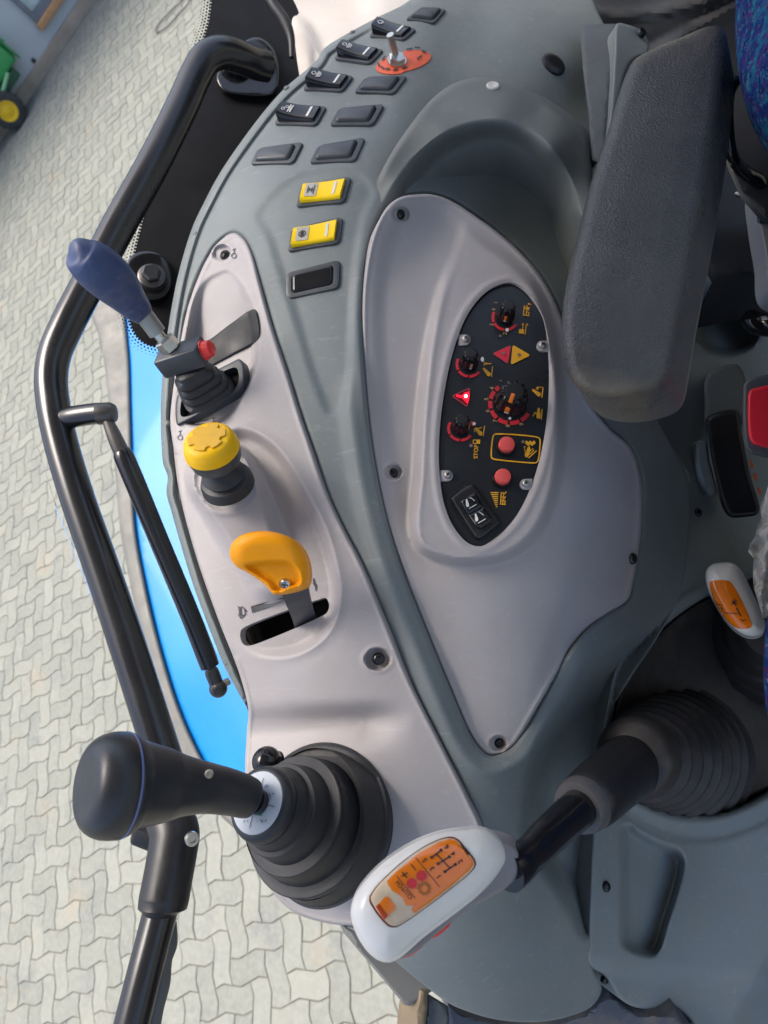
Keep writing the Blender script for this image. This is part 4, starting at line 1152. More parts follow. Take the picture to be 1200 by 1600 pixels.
# gaiter, a square rubber bellows
base = [(283, 646), (368, 600), (366, 574), (312, 590)]
fr0 = [(276, 660), (381, 601), (379, 562), (335, 575), (278, 592)]
m = MB(); fro = [(277, 664), (283, 662), (376, 608), (381, 600), (380, 568), (374, 561), (362, 566), (282, 612), (276, 622)]
fri = [(284, 651), (370, 603), (371, 577), (366, 574), (288, 617), (284, 624)]
sheet(m, fro, lambda x, y: LP(x, y) - .003, 3, holes=[fri], rpx=3, rm=.002, skirt=.008); m.build('gaiter_frame', BEZ, lv)
m = MB(); m.poly(lambda x, y: LP(x, y) + .006, [(280, 656), (376, 605), (376, 566), (280, 616)], 0); m.build('gaiter_shade_sheet', VOID, lv)  # black sheet standing in for shade inside the gaiter frame
bc = P(327, 616, .562); tc = P(296, 578, .540)
ax = tc - bc; u = (P(372, 590, .566) - P(285, 638, .562)) / 2; v = ax.normalized().cross(u.normalized()) * .0145
loops = []
prof = [(0, 1.0), (.06, 1.02), (.14, .86), (.20, .93), (.30, .95), (.38, .78), (.44, .85), (.54, .86), (.62, .68), (.68, .76), (.78, .76), (.86, .56), (.95, .58), (1.0, .5)]
for h, k in prof:
    L = []; rx = .021 * k; ry = .0145 * k; ux = u.normalized(); vy = v.normalized()
    for i in range(32):
        a_ = 2 * math.pi * i / 32; cx = math.copysign(abs(math.cos(a_)) ** .6, math.cos(a_)); cy = math.copysign(abs(math.sin(a_)) ** .6, math.sin(a_))
        L.append(bc + ax * h + ux * rx * cx + vy * ry * cy)
    loops.append(L)
m = MB(); m.loft(loops); m.build('gaiter', RUB, lv, sharp=70)

# ================================================================== yellow plunger
kn = thing('pull_knob', 'yellow round plunger knob with a gear shape raised on its top', 'knob', P(350, 755, .535))
a0 = P(353, 750, .508); a1 = P(326, 690, .478)
ax = (a1 - a0).normalized(); L = (a1 - a0).length; k = .49 / F
m = MB(); m.lathe(a0 - ax * .006, ax, [(0, 44 * k), (.005, 43 * k), (.008, 40 * k), (.0095, 33 * k), (.012, 36 * k), (.0145, 31 * k), (.017, 26 * k), (.021, 23 * k), (L - .016, 22 * k), (L - .012, 28 * k)], 36); m.build('gaiter', RUB, kn)
m = MB(); m.lathe(a1 - ax * .021, ax, [(0, 28 * k), (.001, 36 * k), (.004, 40 * k), (.0105, 42.5 * k), (.0120, 42 * k), (.0122, 30 * k)], 40); m.build('collar', BEZ, kn)
m = MB(); m.lathe(a1 - ax * .0090, ax, [(0, 41.5 * k), (.001, 43.5 * k), (.005, 42.5 * k), (.0095, 39.5 * k), (.0117, 36 * k), (.0127, 31 * k), (.0130, 1 * k)], 48); m.build('cap', YELK, kn)
# raised gear on the cap
u = ax.orthogonal().normalized(); v = ax.cross(u); L0 = []; L1 = []
for i in range(72):
    a = 2 * math.pi * i / 72; r = (29 if (i // 4) % 3 else 22.5) * k
    q = a1 + ax * .0036 + (u * math.cos(a) + v * math.sin(a)) * r; L0.append(q); L1.append(q + ax * .0014)
m = MB(); m.loft([L0, L1]); m.build('gear_emblem', mat('knob_yellow_worn', (.74, .42, .02), .5, var=.15, dust=.5, dcol=(.45, .30, .07), ds=70), kn, sharp=25)

# ================================================================== orange hand throttle
th = thing('hand_throttle', 'orange hand throttle lever standing in a curved slot', 'lever', P(470, 970, .52))
or_o = [(359, 868), (362, 850), (374, 838), (395, 831), (420, 830), (445, 836), (464, 848), (477, 868), (482, 890), (481, 910), (476, 918), (455, 926), (440, 929), (428, 929), (418, 918), (404, 906), (385, 894), (368, 884)]
OP = cr(or_o, True, 3)
OF = Plane((360, 860, .462), (480, 870, .462), (440, 925, .472))
dish = [(384, 884), (392, 881), (425, 878), (452, 880), (466, 893), (468, 912), (450, 918), (436, 924), (427, 922), (420, 910), (405, 900)]
DI = cr(dish, True, 3)
def or_d(x, y):
    e = sdist(OP, x, y); q = sdist(DI, x, y)
    return OF(x, y) - .011 * np.sqrt(np.clip(1 - (1 - np.clip(e / 24., 0, 1)) ** 2, 0, 1)) + .0075 * ss((q + 3) / 8.)
m = MB(); sheet(m, or_o, or_d, 2.5, rpx=2, rm=.0015, skirt=.012, sdir=camvec(.1, -.12, -1), back=True); m.build('handle', ORA, th, sharp=60)
n = normal(OF, 446, 912); m = MB(); o = P(446, 911.5, float(or_d(np.array([446.]), np.array([911.5]))[0]) - .0002); s = .465 / F
m.lathe(o, n, [(0, 9.5 * s), (.0012, 9.2 * s), (.0022, 7 * s), (.0025, 1 * s)], 20); m.mat(1); u = n.orthogonal().normalized(); v = n.cross(u); m.box(o + n * .0024, u * 5 * s, v * 1.1 * s, n * .0003); m.box(o + n * .0025, v * 5 * s, u * 1.1 * s, n * .0003)
m.build('screw', [STEEL, STEELD], th)
m = MB()
secs = []
for (xa, ya, xb, yb, d) in ((436, 915, 478, 906, .474), (447, 945, 482, 928, .488), (456, 966, 487, 950, .502), (462, 985, 493, 968, .530), (466, 1000, 497, 985, .565)):
    A_ = P(xa, ya, d); B_ = P(xb, yb, d); t_ = camvec(.3, -.2, -1) * .003
    secs.append([A_, B_, B_ + t_, A_ + t_])
m.loft(secs); m.build('arm', mat('arm_grey', (.060, .066, .076), .4, dust=.2), th)
m = MB(); m.box(P(391, 994, .55), camvec(1, .4, 0) * .0012, camvec(-.4, 1, 0) * .006, camvec(0, 0, 1) * .006); m.build('stop_pin', mat('pin_tan', (.22, .17, .12), .5), th)

# ================================================================== joystick with the round head
js = thing('joystick', 'tall black joystick with mushroom head on a stepped rubber boot', 'joystick', P(507, 1286, .50))
ctr = [(507, 1286, .484, 118), (481, 1282, .470, 105), (457, 1272, .455, 86), (434, 1264, .443, 67), (416, 1258, .434, 56)]
W5 = [P(x, y, d) for x, y, d, r in ctr]; R5 = [r * d / F for x, y, d, r in ctr]
axj = (W5[4] - W5[0]).normalized()
fl_ = Plane((400, 1286, float(LP(np.float64(400), np.float64(1286)))), (610, 1286, float(LP(np.float64(610), np.float64(1286)))), (507, 1400, float(LP(np.float64(507), np.float64(1400)))))
nfl = normal(LP, 507, 1286, 60)
pts = []; rr = []
def stp(i, f, r):
    p = W5[i] + (W5[min(i + 1, 4)] - W5[i]) * f if i < 4 else W5[4]; pts.append(p); rr.append(r)
for i in range(4):
    r0, r1 = R5[i], R5[i + 1]
    if i: stp(i, -.05, r0 * 1.03); stp(i, .0, r0 * 1.035); stp(i, .05, r0 * 1.02); stp(i, .07, r0 * .97)
    stp(i, .09, r0 * .93 if i else r0); stp(i, .12, r1 * 1.12); stp(i, .5, r1 * 1.085); stp(i, .85, r1 * 1.045); stp(i, .93, r1 * 1.035)
pts.append(W5[4]); rr.append(R5[4] * .93)
flo = [(507 + 107 * math.cos(2 * math.pi * k / 48), 1286 + 126 * math.sin(2 * math.pi * k / 48)) for k in range(48)]
m = MB(); sheet(m, flo, lambda x, y: lev_d(x, y) - .0045, 5, rpx=8, rm=.004, skirt=.004); m.build('flange', RUB, js)
m = MB(); m.tube(pts, rr, 64); m.build('boot', RUB, js, sharp=32)
m = MB(); c4 = W5[4]; k4 = .434 / F
m.lathe(c4 - axj * .006, axj, [(0, 42 * k4), (.001, 52 * k4), (.004, 56 * k4), (.010, 57 * k4), (.0135, 54 * k4), (.0150, 49 * k4), (.0152, 46 * k4)], 48); m.build('collar', GRIP, js)
oD = c4 + axj * .0094
m = MB(); m.lathe(oD - axj * .001, axj, [(0, 46 * k4), (.0008, 46 * k4), (.0010, 45.5 * k4), (.0010, 1 * k4)], 48); m.build('disc_label', DISCW, js)
class DiscF:
    def __call__(s, x, y):
        x = np.asarray(x, float); y = np.asarray(y, float)
        out = np.empty(x.shape)
        for i in np.ndindex(x.shape): out[i] = to_px(on_plane(float(x[i]), float(y[i]), oD, axj))[2]
        return out
df = DiscF(); Z8 = lambda x, y: (370 + x / 11.43, 1180 + y / 11.43)
def dmark(lst, mm, name):
    for kind, pts_, w_ in lst:
        q = MB()
        if kind == 's': q.stroke(df, [Z8(*p) for p in pts_], w_, .0005)
        else: q.poly(df, [Z8(*p) for p in pts_], .0006)
        q.build(name, mm, js)
dmark([('s', ((485, 410), (430, 580)), 1.0), ('s', ((495, 875), (685, 925)), 1.1), ('s', ((290, 1080), (235, 1305)), 1.0), ('s', ((600, 675), (570, 750), (592, 830), (612, 750), (600, 675)), .8), ('s', ((420, 1140), (450, 1190), (460, 1220)), .8), ('s', ((450, 1150), (475, 1195), (455, 1200)), .8), ('s', ((535, 1145), (510, 1195)), .9), ('s', ((120, 1205), (158, 1165)), 1.0), ('s', ((190, 1150), (205, 1205)), .7)], INK, 'printed_mark')
dmark([('p', ((500, 670), (560, 665), (548, 720), (500, 745), (482, 730)), 0), ('s', ((495, 575), (545, 520)), .7), ('s', ((515, 585), (572, 540)), .7), ('s', ((640, 705), (670, 680)), 1.4)], INKB, 'blue_mark')
dmark([('p', ((395, 1045), (420, 1000), (455, 1045), (445, 1098), (400, 1075)), 0), ('s', ((345, 1195), (385, 1165)), .6)], INKGR, 'green_mark')
pn_, rn_ = [c4, P(395, 1250, .421)], [17 * k4, 20 * k4]
m = MB(); m.tube(pn_, rn_, 24); m.build('neck', BLK, js)
axh = camvec(-.755, .22, .62); oS = P(190, 1226, .370); kS = .372 / F
gp_ = [(396, 1250, .4215, 25), (393, 1249, .421, 28.5), (386, 1246, .419, 31), (360, 1238, .412, 34), (322, 1231, .402, 38), (286, 1228, .392, 45), (258, 1227, .385, 55)]
pth, rad = wpath(gp_, 4)
for h, r_ in ((-26, 66), (-19, 71), (-12, 75), (-6, 77.3), (-2.2, 78.6), (-1.4, 78.2)): pth.append(oS + axh * h * kS); rad.append(r_ * kS)
m = MB(); m.tube(pth, rad, 56); m.build('grip', GRIP, js, sharp=60)
m = MB(); m.lathe(oS, axh, [(-1.6 * kS, 70 * kS), (-1.6 * kS, 79.0 * kS), (.6 * kS, 79.4 * kS), (1.6 * kS, 79.0 * kS), (1.6 * kS, 70 * kS)], 64); m.build('seam', mat('seam_blue', (.12, .18, .40), .35), js)
m = MB(); m.lathe(oS, axh, [(h * kS, r_ * kS) for h, r_ in ((1.2, 78.2), (2.5, 79), (14, 79), (26, 77.6), (36, 74), (44, 69), (50, 63), (54, 56.5), (56, 50), (56.4, 44), (55.6, 31), (55, 16), (54.8, .5))], 64); m.build('head_cap', GRIP, js, sharp=70)
o = P(326, 1209, .380); n = camvec(-.1, .45, .9); m = MB(); m.lathe(o - n * .001, n, [(0, .0024), (.0012, .0022), (.0013, .0012), (.0005, .0010), (.0005, .0001)], 16); m.build('screw', STEEL, js)
# small black ball knob beside the boot
bo = P(419, 1189, .488)
m = MB(); n = normal(LP, 425, 1195, 10); m.lathe(bo - n * .012, n, [(0, .0050), (.003, .0046)] + [(.0135 - .0105 * math.cos(R(a)), .0102 * math.sin(R(a))) for a in range(30, 180, 12)] + [(.0240, .0003)], 28)
tag(m.build('ball_knob', BLKG), 'small black ball knob behind the white disc of the joystick', 'knob')

# ================================================================== white gear lever
gv = thing('gear_lever', 'long white gear lever head with orange shift pattern and CLUTCH lettering', 'gear lever', P(1060, 1180, .64))
wh = [(548, 1430), (549, 1412), (557, 1392), (574, 1370), (598, 1347), (630, 1325), (662, 1309), (695, 1299), (725, 1295), (748, 1294), (765, 1299), (778, 1310), (788, 1326), (790, 1342), (784, 1356), (770, 1376), (750, 1397), (722, 1420), (690, 1444), (660, 1467), (640, 1485), (622, 1499), (606, 1504), (590, 1500), (574, 1487), (561, 1468), (552, 1448)]
WP_ = cr(wh, True, 4)
WF = Plane((560, 1440, .352), (785, 1330, .378), (690, 1440, .360))
def dome(PO, f, h, w):
    return lambda x, y: f(x, y) - h * np.sqrt(np.clip(1 - (1 - np.clip(sdist(PO, x, y) / w, 0, 1)) ** 2, 0, 1))
wf_ = dome(WP_, WF, .0125, 52.)
m = MB(); sheet(m, wh, wf_, 3., rpx=3, rm=.0004, skirt=.004, sdir=camvec(.1, -.15, -1)); m.build('head_cover', WHT, gv, sharp=60)
low = [(x * .985 + 9 + (y - 1400) * -.012, y * .985 + 21) for x, y in wh]
low = [(560, 1436), (566, 1412), (604, 1366), (664, 1326), (725, 1310), (768, 1310), (800, 1320), (811, 1335), (812, 1352), (806, 1371), (790, 1388), (768, 1401), (738, 1417), (700, 1445), (664, 1475), (645, 1490), (622, 1499), (602, 1495), (580, 1480), (566, 1460)]
m = MB(); sheet(m, low, lambda x, y: WF(x, y) + .0035, 4., rpx=6, rm=.004, skirt=.014, sdir=camvec(.15, -.1, -1), back=True); m.build('head_base', WGR, gv, sharp=60)
for x, y in ((691, 1457), (652, 1486)):
    o = P(x - 6, y - 9, .374); ax = camvec(.50, -.80, -.10); u = P(x + 4, y - 17, .3755) - o; u.normalize(); ax = (ax - u * ax.dot(u)).normalized(); v = ax.cross(u)
    m = MB(); m.loft([[o + ax * h + (u * math.cos(t_) * .0092 + v * math.sin(t_) * .0040) * k_ for t_ in np.linspace(0, 2 * math.pi, 25)[:-1]] for h, k_ in ((-.004, 1), (.0005, 1), (.0018, .85), (.0024, .5))]); m.build('side_button', RED, gv)
zl = lambda x, y: (560 + x / 5.4545, 1280 + y / 5.4545)
lab_o = [zl(*q) for q in ((90, 680), (130, 600), (240, 480), (400, 340), (560, 230), (700, 165), (790, 148), (850, 170), (930, 262), (995, 345), (1003, 390), (965, 448), (800, 588), (600, 740), (400, 880), (320, 922), (262, 916), (200, 860), (130, 768))]
LBP = cr(lab_o, True, 3)
lbf = lambda x, y: wf_(x, y) - .0004 - .0004 * ss(sdist(LBP, x, y) / 8)
m = MB(); sheet(m, lab_o, lambda x, y: wf_(x, y) - .0003, 3., skirt=.0015); m.build('insert_rim', mat('rim_brown', (.16, .03, .012), .3), gv)
m = MB(); sheet(m, [tuple(np.mean(np.array(lab_o), 0) + (np.array(q) - np.mean(np.array(lab_o), 0)) * .965) for q in lab_o], lbf, 3., skirt=.001); m.build('insert', AMBC, gv)
on = lambda o_: (lambda x, y: lbf(x, y) - o_)
def region(pts, mm, name, o_=.0003, smooth=False):
    q = MB(); sheet(q, [zl(*p) for p in pts], on(o_), 3., skirt=.0003, smooth=smooth); return q.build(name, mm, gv)
region(((245, 525), (330, 440), (520, 288), (690, 195), (780, 168), (830, 182), (905, 268), (975, 350), (983, 388), (950, 435), (800, 562), (610, 712), (480, 800), (455, 780), (468, 745), (520, 690), (470, 735), (410, 735), (388, 700), (380, 672), (340, 640), (290, 610), (255, 560)), AMB, 'orange_label')
region(((150, 745), (230, 662), (255, 662), (318, 740), (312, 765), (225, 858), (200, 838)), AMB, 'orange_tab')
region(((150, 745), (178, 718), (250, 820), (222, 856)), mat('amber_dark', (.42, .05, .006), .2), 'orange_tab', .0005)
gi = MB(); gf = on(.0007)
def gs(pts, w_): gi.stroke(gf, [zl(*p) for p in pts], w_, 0)
def gflush(n):
    global gi
    gi.build(n, INK, gv); gi = MB()
gs(((485, 325), (695, 578)), 1.0); gflush('divider'); gs(((325, 482), (485, 672)), 1.0); gflush('divider')
RD = (540, 640)      # direction of the bars, along the row of letters
gs(((625, 325), (705, 262)), 2.2); gs(((680, 380), (775, 320)), 2.2); gs(((738, 448), (828, 385)), 2.2); gs(((662, 292), (785, 422)), 1.6)
for x, y in ((625, 325), (705, 262), (680, 380), (775, 320), (738, 448), (828, 385)): gi.disc(gf, zl(x, y), 2.4, 0)
gflush('shift_pattern')
for ch, x, y in (('6', 752, 234), ('4', 810, 292), ('2', 870, 360), ('5', 566, 347), ('3', 630, 420), ('1', 688, 488)):
    gi.text(gf, ch, zl(x, y), (-.62, -.78), 8.0, off=0, bold=.02); gflush('numeral')
gs(((370, 448), (415, 500)), 1.8); gs(((365, 488), (418, 455)), 1.8); gflush('plus_sign'); gs(((448, 385), (492, 435)), 1.6); gflush('minus_sign')
gi.text(gf, 'CLUTCH', zl(392, 602), (-.65, -.76), 6.6, off=0, bold=.012)
gi.build('lettering', INK, gv)
gi = MB()
for x, y in ((457, 548), (540, 482)): gi.disc(on(.0008), zl(x, y), 8.2, 0, 24)
gi.build('red_dots', mat('print_red_dot', (.60, .03, .035), .35), gv)
gi = MB(); gg = on(.0006)
for k_ in range(10):
    a = 2 * math.pi * k_ / 10; c_ = (564, 592); gi.stroke(gg, [zl(c_[0] + 44 * math.cos(a), c_[1] + 44 * math.sin(a)), zl(c_[0] + 60 * math.cos(a), c_[1] + 60 * math.sin(a))], 2.6, 0)
q = [zl(564 + 40 * math.cos(2 * math.pi * i / 24), 592 + 40 * math.sin(2 * math.pi * i / 24)) for i in range(25)]; gi.stroke(gg, q, 3.0, 0)
gi.build('gear_symbol', mat('print_brown', (.36, .13, .02), .4), gv)
m = MB(); m.poly(on(.0006), [zl(*q) for q in ((868, 215), (885, 210), (952, 285), (945, 305), (925, 300))], 0); m.build('label_notch', mat('notch_dark', (.06, .01, .004), .5), gv)
# stem
pth, rad = wpath([(792, 1362, .386, 32), (806, 1352, .392, 31), (826, 1336, .404, 27), (850, 1312, .420, 28), (885, 1280, .446, 29), (925, 1246, .474, 30)], 5); m = MB(); m.tube(pth, rad, 28); m.build('stem', BLKG, gv)
pth, rad = wpath([(905, 1262, .460, 38), (912, 1256, .466, 43), (922, 1248, .472, 46), (960, 1216, .508, 47), (1000, 1184, .556, 49), (1025, 1164, .59, 50)], 5); m = MB(); m.tube(pth, rad, 32); m.build('sleeve', BLK, gv, sharp=60)
pth, rad = wpath([(903, 1263, .4595, 40), (908, 1259, .463, 43), (915, 1254, .468, 44)], 2); m = MB(); m.tube(pth, rad, 32); m.build('sleeve_cap', mat('sleeve_lip', (.09, .085, .085), .45), gv)
# bellows
m = MB(); pp = []; rr = []
C0 = (968, 1172); C1 = (1046, 1168)
nb = 8
c0_ = P(996, 1182, .545); c1_ = P(1062, 1178, .695); r0 = 60 * .545 / F; r1 = 103 * .70 / F
pp.append(c0_ + (c0_ - c1_) * .10); rr.append(r0 * .80)
pp.append(c0_ + (c0_ - c1_) * .06); rr.append(r0 * .97)
for i in range(nb):
    for f_, k_ in ((0, 1.0), (.16, 1.035), (.30, 1.03), (.44, .98), (.62, .87), (.80, .85), (.92, .90)):
        t_ = (i + f_) / nb; pp.append(c0_.lerp(c1_, t_)); rr.append((r0 + (r1 - r0) * (i / nb + f_ / nb * .3) ) * k_)
pp.append(c1_); rr.append(r1 * 1.02)
m.tube(pp, rr, 56); m.build('bellows', RUBD, gv, sharp=70)

# ================================================================== second white lever
g2 = thing('range_lever', 'small white lever head with orange insert beside the blue seat edge', 'gear lever', P(1185, 1010, .70))
w2 = [(1102, 903), (1104, 890), (1112, 882), (1128, 879), (1145, 880), (1157, 889), (1166, 905), (1178, 930), (1190, 955), (1196, 975), (1193, 988), (1182, 994), (1165, 993), (1148, 983), (1132, 966), (1116, 940), (1106, 920)]
W2P = cr(w2, True, 3); W2F = Plane((1105, 890, .60), (1190, 985, .585), (1190, 900, .60)); w2f = dome(W2P, W2F, .014, 30.)
m = MB(); sheet(m, w2, w2f, 2.5, rpx=2, rm=.0004, skirt=.02, sdir=camvec(.5, -.3, -1), back=True); m.build('head', WHT, g2, sharp=60)
zz = lambda x, y: (850 + x / 3.4286, 850 + y / 3.4286)
i2 = [zz(*q) for q in ((888, 205), (900, 198), (985, 196), (1005, 210), (1050, 285), (1105, 405), (1112, 440), (1098, 452), (1040, 452), (1000, 430), (930, 340), (895, 260))]
m = MB(); sheet(m, i2, lambda x, y: w2f(x, y) - .0005, 2.5, skirt=.001); m.build('insert', AMB, g2)
gi = MB(); gf2 = lambda x, y: w2f(x, y) - .0009
def g2s(pts, w_): gi.stroke(gf2, [zz(*p) for p in pts], w_, 0)
g2s(((950, 340), (965, 370), (1040, 372)), 1.3); g2s(((1030, 340), (1055, 388)), 2.2); g2s(((948, 338), (955, 352)), 2.6); g2s(((925, 322), (958, 330)), 1.4); g2s(((1050, 405), (1068, 412), (1082, 404)), 1.4)
g2s(((1005, 300), (1030, 330)), 1.6); g2s(((1035, 300), (1003, 325)), 1.4); g2s(((1020, 290), (1022, 330)), 1.2); g2s(((1008, 312), (1040, 318)), 1.1)
gi.build('printed_symbols', INK, g2)
pth, rad = wpath([(1165, 960, .61, 16), (1190, 990, .66, 17), (1215, 1015, .72, 18)], 5); m = MB(); m.tube(pth, rad, 18); m.build('stem', BLK, g2)
m = MB(); c0_ = P(1208, 985, .625); c1_ = P(1206, 990, .735); pp = []; rr = []
rb = [.024, .036, .050, .064, .078]
for i in range(4):
    for f_, r_ in ((0, rb[i]), (.10, rb[i] + .003), (.5, rb[i] + .006), (.80, rb[i] + .009), (.86, rb[i] + .011), (.92, rb[i + 1] - .004), (.97, rb[i + 1] - .001)):
        pp.append(c0_.lerp(c1_, (i + f_) / 4)); rr.append(r_)
pp.append(c1_); rr.append(.082)
m.tube(pp, rr, 56); m.build('bellows', RUBD, g2, sharp=40)

# ================================================================== side window with rail, strut and brackets
GP = Plane((300, 100, .80), (60, 620, .66), (230, 1150, .600))
def glass_mat():
    m = bpy.data.materials.new('clear_glass'); m.use_nodes = True; nt = m.node_tree; N = nt.nodes; L = nt.links
    out = N['Material Output']; N.remove(N['Principled BSDF'])
    tr = N.new('ShaderNodeBsdfTransparent'); tr.inputs[0].default_value = (.985, .99, .988, 1); gl = N.new('ShaderNodeBsdfGlossy'); gl.inputs['Roughness'].default_value = .03
    fz = N.new('ShaderNodeFresnel'); fz.inputs['IOR'].default_value = 1.08
    mx = N.new('ShaderNodeMixShader'); L.new(fz.outputs[0], mx.inputs[0]); L.new(tr.outputs[0], mx.inputs[1]); L.new(gl.outputs[0], mx.inputs[2]); L.new(mx.outputs[0], out.inputs[0])
    return m
win = thing('side_window', 'clear side window pane with a black dotted border and steel hinges', 'window', P(300, 300, .76))
m = MB(); sheet(m, [(-120, -80), (560, -80), (520, 60), (470, 140), (400, 230), (350, 320), (320, 420), (305, 520), (300, 620), (310, 760), (330, 900), (340, 1000), (330, 1080), (280, 1130), (238, 1168), (200, 1080), (150, 950), (90, 800), (40, 640), (-60, 560), (-120, 500)], lambda x, y: GP(x, y), 30, skirt=.005, smooth=False); m.build('pane', glass_mat(), win)
fr_o = [(333, -60), (331, 0), (325, 40), (308, 90), (285, 150), (262, 215), (240, 285), (222, 350), (208, 410), (200, 455), (199, 480), (203, 502), (212, 522), (226, 535), (245, 541), (262, 541), (300, 545), (350, 480), (420, 300), (470, 180), (500, 110), (560, 40), (540, -60)]
m = MB(); pf = sheet(m, fr_o, lambda x, y: GP(x, y) - .002, 10, skirt=.002)
# dotted fade along the border
edge = cr([(333, -60), (331, 0), (325, 40), (308, 90), (285, 150), (262, 215), (240, 285), (222, 350), (208, 410), (200, 455), (199, 480), (203, 502), (212, 522), (226, 535), (245, 541), (262, 541)], False, 5.2)
for i in range(1, len(edge) - 1):
    t_ = edge[i + 1] - edge[i - 1]; t_ /= np.linalg.norm(t_); nn = np.array([-t_[1], t_[0]])
    if nn[0] > 0 and edge[i][1] < 480: nn = -nn
    if edge[i][1] >= 480 and nn[1] < 0: nn = -nn
    for j, (o_, r_) in enumerate(((1.5, 2.1), (6.2, 1.65), (10.8, 1.2), (15.2, .75))):
        c_ = edge[i] + nn * o_ + t_ * (2.6 if j % 2 else 0); m.disc(lambda x, y: GP(x, y) - .002, c_, r_, .0005, 7)
m.build('frit_border', FRIT, win)
# grab rail: bent tube
rail = thing('grab_rail', 'bent black tubular grab rail across the side window', 'handrail', P(100, 600, .60))
pth, rad = wpath([(418, 104, .775, 22.08), (398, 99, .765, 23.0), (372, 88, .745, 23.46), (345, 82, .730, 23.46), (322, 92, .722, 23.46), (306, 118, .716, 23.46), (285, 165, .705, 23.92), (240, 255, .684, 24.38), (190, 345, .664, 24.84), (140, 440, .642, 24.84), (103, 512, .627, 24.84), (86, 552, .620, 24.38), (80, 590, .613, 24.38), (84, 636, .606, 24.84), (95, 690, .600, 25.3), (120, 775, .590, 25.76), (160, 890, .578, 26.68), (200, 1010, .566, 27.6), (232, 1110, .556, 28.06), (262, 1205, .548, 28.52), (276, 1260, .542, 28.52)], 6)
m = MB(); m.tube(pth, rad, 32); m.build('tube', TUBE, rail, sharp=60)
pth, rad = wpath([(240, 1215, .556, 22), (256, 1260, .540, 34), (268, 1286, .531, 37), (273, 1305, .526, 38), (270, 1330, .521, 38), (262, 1375, .513, 38), (255, 1412, .507, 38), (253, 1421, .505, 36), (253, 1424, .505, 27)], 4)
m = MB(); m.tube(pth, rad, 32); m.build('elbow_sleeve', BLK, rail, sharp=50)
m = MB(); m.box(P(232, 1305, .545), (P(250, 1320, .545) - P(205, 1302, .545)) / 2, camvec(.3, 1, 0) * .009, camvec(0, 0, 1) * .008, .004); m.build('side_lug', BLK, rail)
o = P(300, 1311, .503); n = camvec(.55, .1, .8); m = MB(); m.lathe(o - n * .002, n, [(0, .0050), (.0030, .0050), (.0036, .0044), (.0036, .0026), (.0022, .0024), (.0022, .0001)], 24); m.build('bolt', STEEL, rail)
pth, rad = wpath([(254, 1410, .509, 27), (244, 1450, .502, 27), (226, 1520, .490, 27.5), (206, 1600, .478, 28), (190, 1665, .470, 28)], 8); m = MB(); m.tube(pth, rad, 28); m.build('lower_tube', TUBE, rail)
pth, rad = wpath([(268, 1440, .515, 8), (262, 1475, .510, 15), (256, 1500, .505, 13), (250, 1535, .500, 16), (240, 1580, .495, 15), (228, 1650, .485, 16)], 6); m = MB(); m.tube(pth, rad, 16); m.build('hose', mat('hose_grey', (.12, .125, .13), .5), rail)
pth, rad = wpath([(205, 1180, .575, 6), (228, 1260, .565, 7), (238, 1330, .56, 7), (225, 1400, .55, 7)], 8); m = MB(); m.tube(pth, rad, 10); m.build('seal', DARK, rail)
for (x, y, w_, h_, bx, by, d0) in ((395, 105, 52, 42, 412, 100, .79), (236, 425, 44, 36, 238, 436, .71)):
    m = MB(); f_ = lambda a, b: GP(a, b) - .012
    if x > 300: oo = [(338, 122), (350, 95), (385, 62), (405, 58), (425, 72), (434, 95), (434, 135), (425, 148), (372, 148), (350, 142)]
    else: oo = [(196, 420), (205, 400), (228, 392), (252, 398), (266, 420), (268, 448), (255, 465), (225, 468), (203, 452)]
    sheet(m, oo, f_, 5, rpx=5, rm=.003, skirt=.008); m.build('hinge_plate', BLKG, win)
    o = P(bx, by, float(f_(np.float64(bx), np.float64(by)))); n = normal(GP, bx, by)
    m = MB(); m.lathe(o, n, [(0, .0135), (.006, .0135), (.007, .012)], 28); m.build('washer', STEELD, win)
    m = MB(); m.lathe(o + n * .006, n, [(0, .0095), (.006, .0095), (.008, .0075), (.008, .001)], 6); m.build('bolt', STEELD, win, sharp=20)
    if x > 300:
        o = P(368, 104, float(f_(np.float64(368), np.float64(104)))); m = MB(); m.lathe(o, n, [(0, .017), (.006, .017), (.012, .012), (.014, .004)], 24); m.build('washer', BLKG, win)

# gas strut between rail and window sill
st_ = thing('gas_strut', 'slim black gas strut running from the rail to the sill', 'strut', P(340, 1075, .62))
pth, rad = wpath([(100, 656, .603, 18), (112, 652, .598, 17), (150, 646, .592, 16.5), (163, 645, .590, 16)], 5); m = MB(); m.tube(pth, rad, 20); m.build('stub', TUBE, st_)
m = MB(); oc = P(166, 646, .590); m.lathe(oc - camvec(1, .05, 0) * .008, camvec(1, .05, .0), [(0, .006), (.001, .0092), (.012, .0092), (.0155, .007), (.0165, .001)], 20); m.build('socket', STEELD, st_)
pth, rad = wpath([(166, 652, .589, 8), (178, 680, .589, 11), (186, 698, .589, 12), (190, 706, .589, 12)], 3); m = MB(); m.tube(pth, rad, 20); m.build('end_fitting', mat('fitting_grey', (.10, .095, .09), .35, metal=.5, dust=.3), st_)
pth, rad = wpath([(189, 703, .590, 11.96), (191, 707, .590, 14.72), (200, 728, .590, 15.64), (250, 848, .596, 15.18), (300, 968, .603, 15.18), (324, 1030, .607, 15.18), (328, 1041, .608, 14.72)], 8); m = MB(); m.tube(pth, rad, 24); m.build('cylinder', TUBE, st_)
pth, rad = wpath([(327, 1040, .608, 7), (333, 1056, .609, 7)], 3); m = MB(); m.tube(pth, rad, 14); m.build('rod', STEEL, st_)
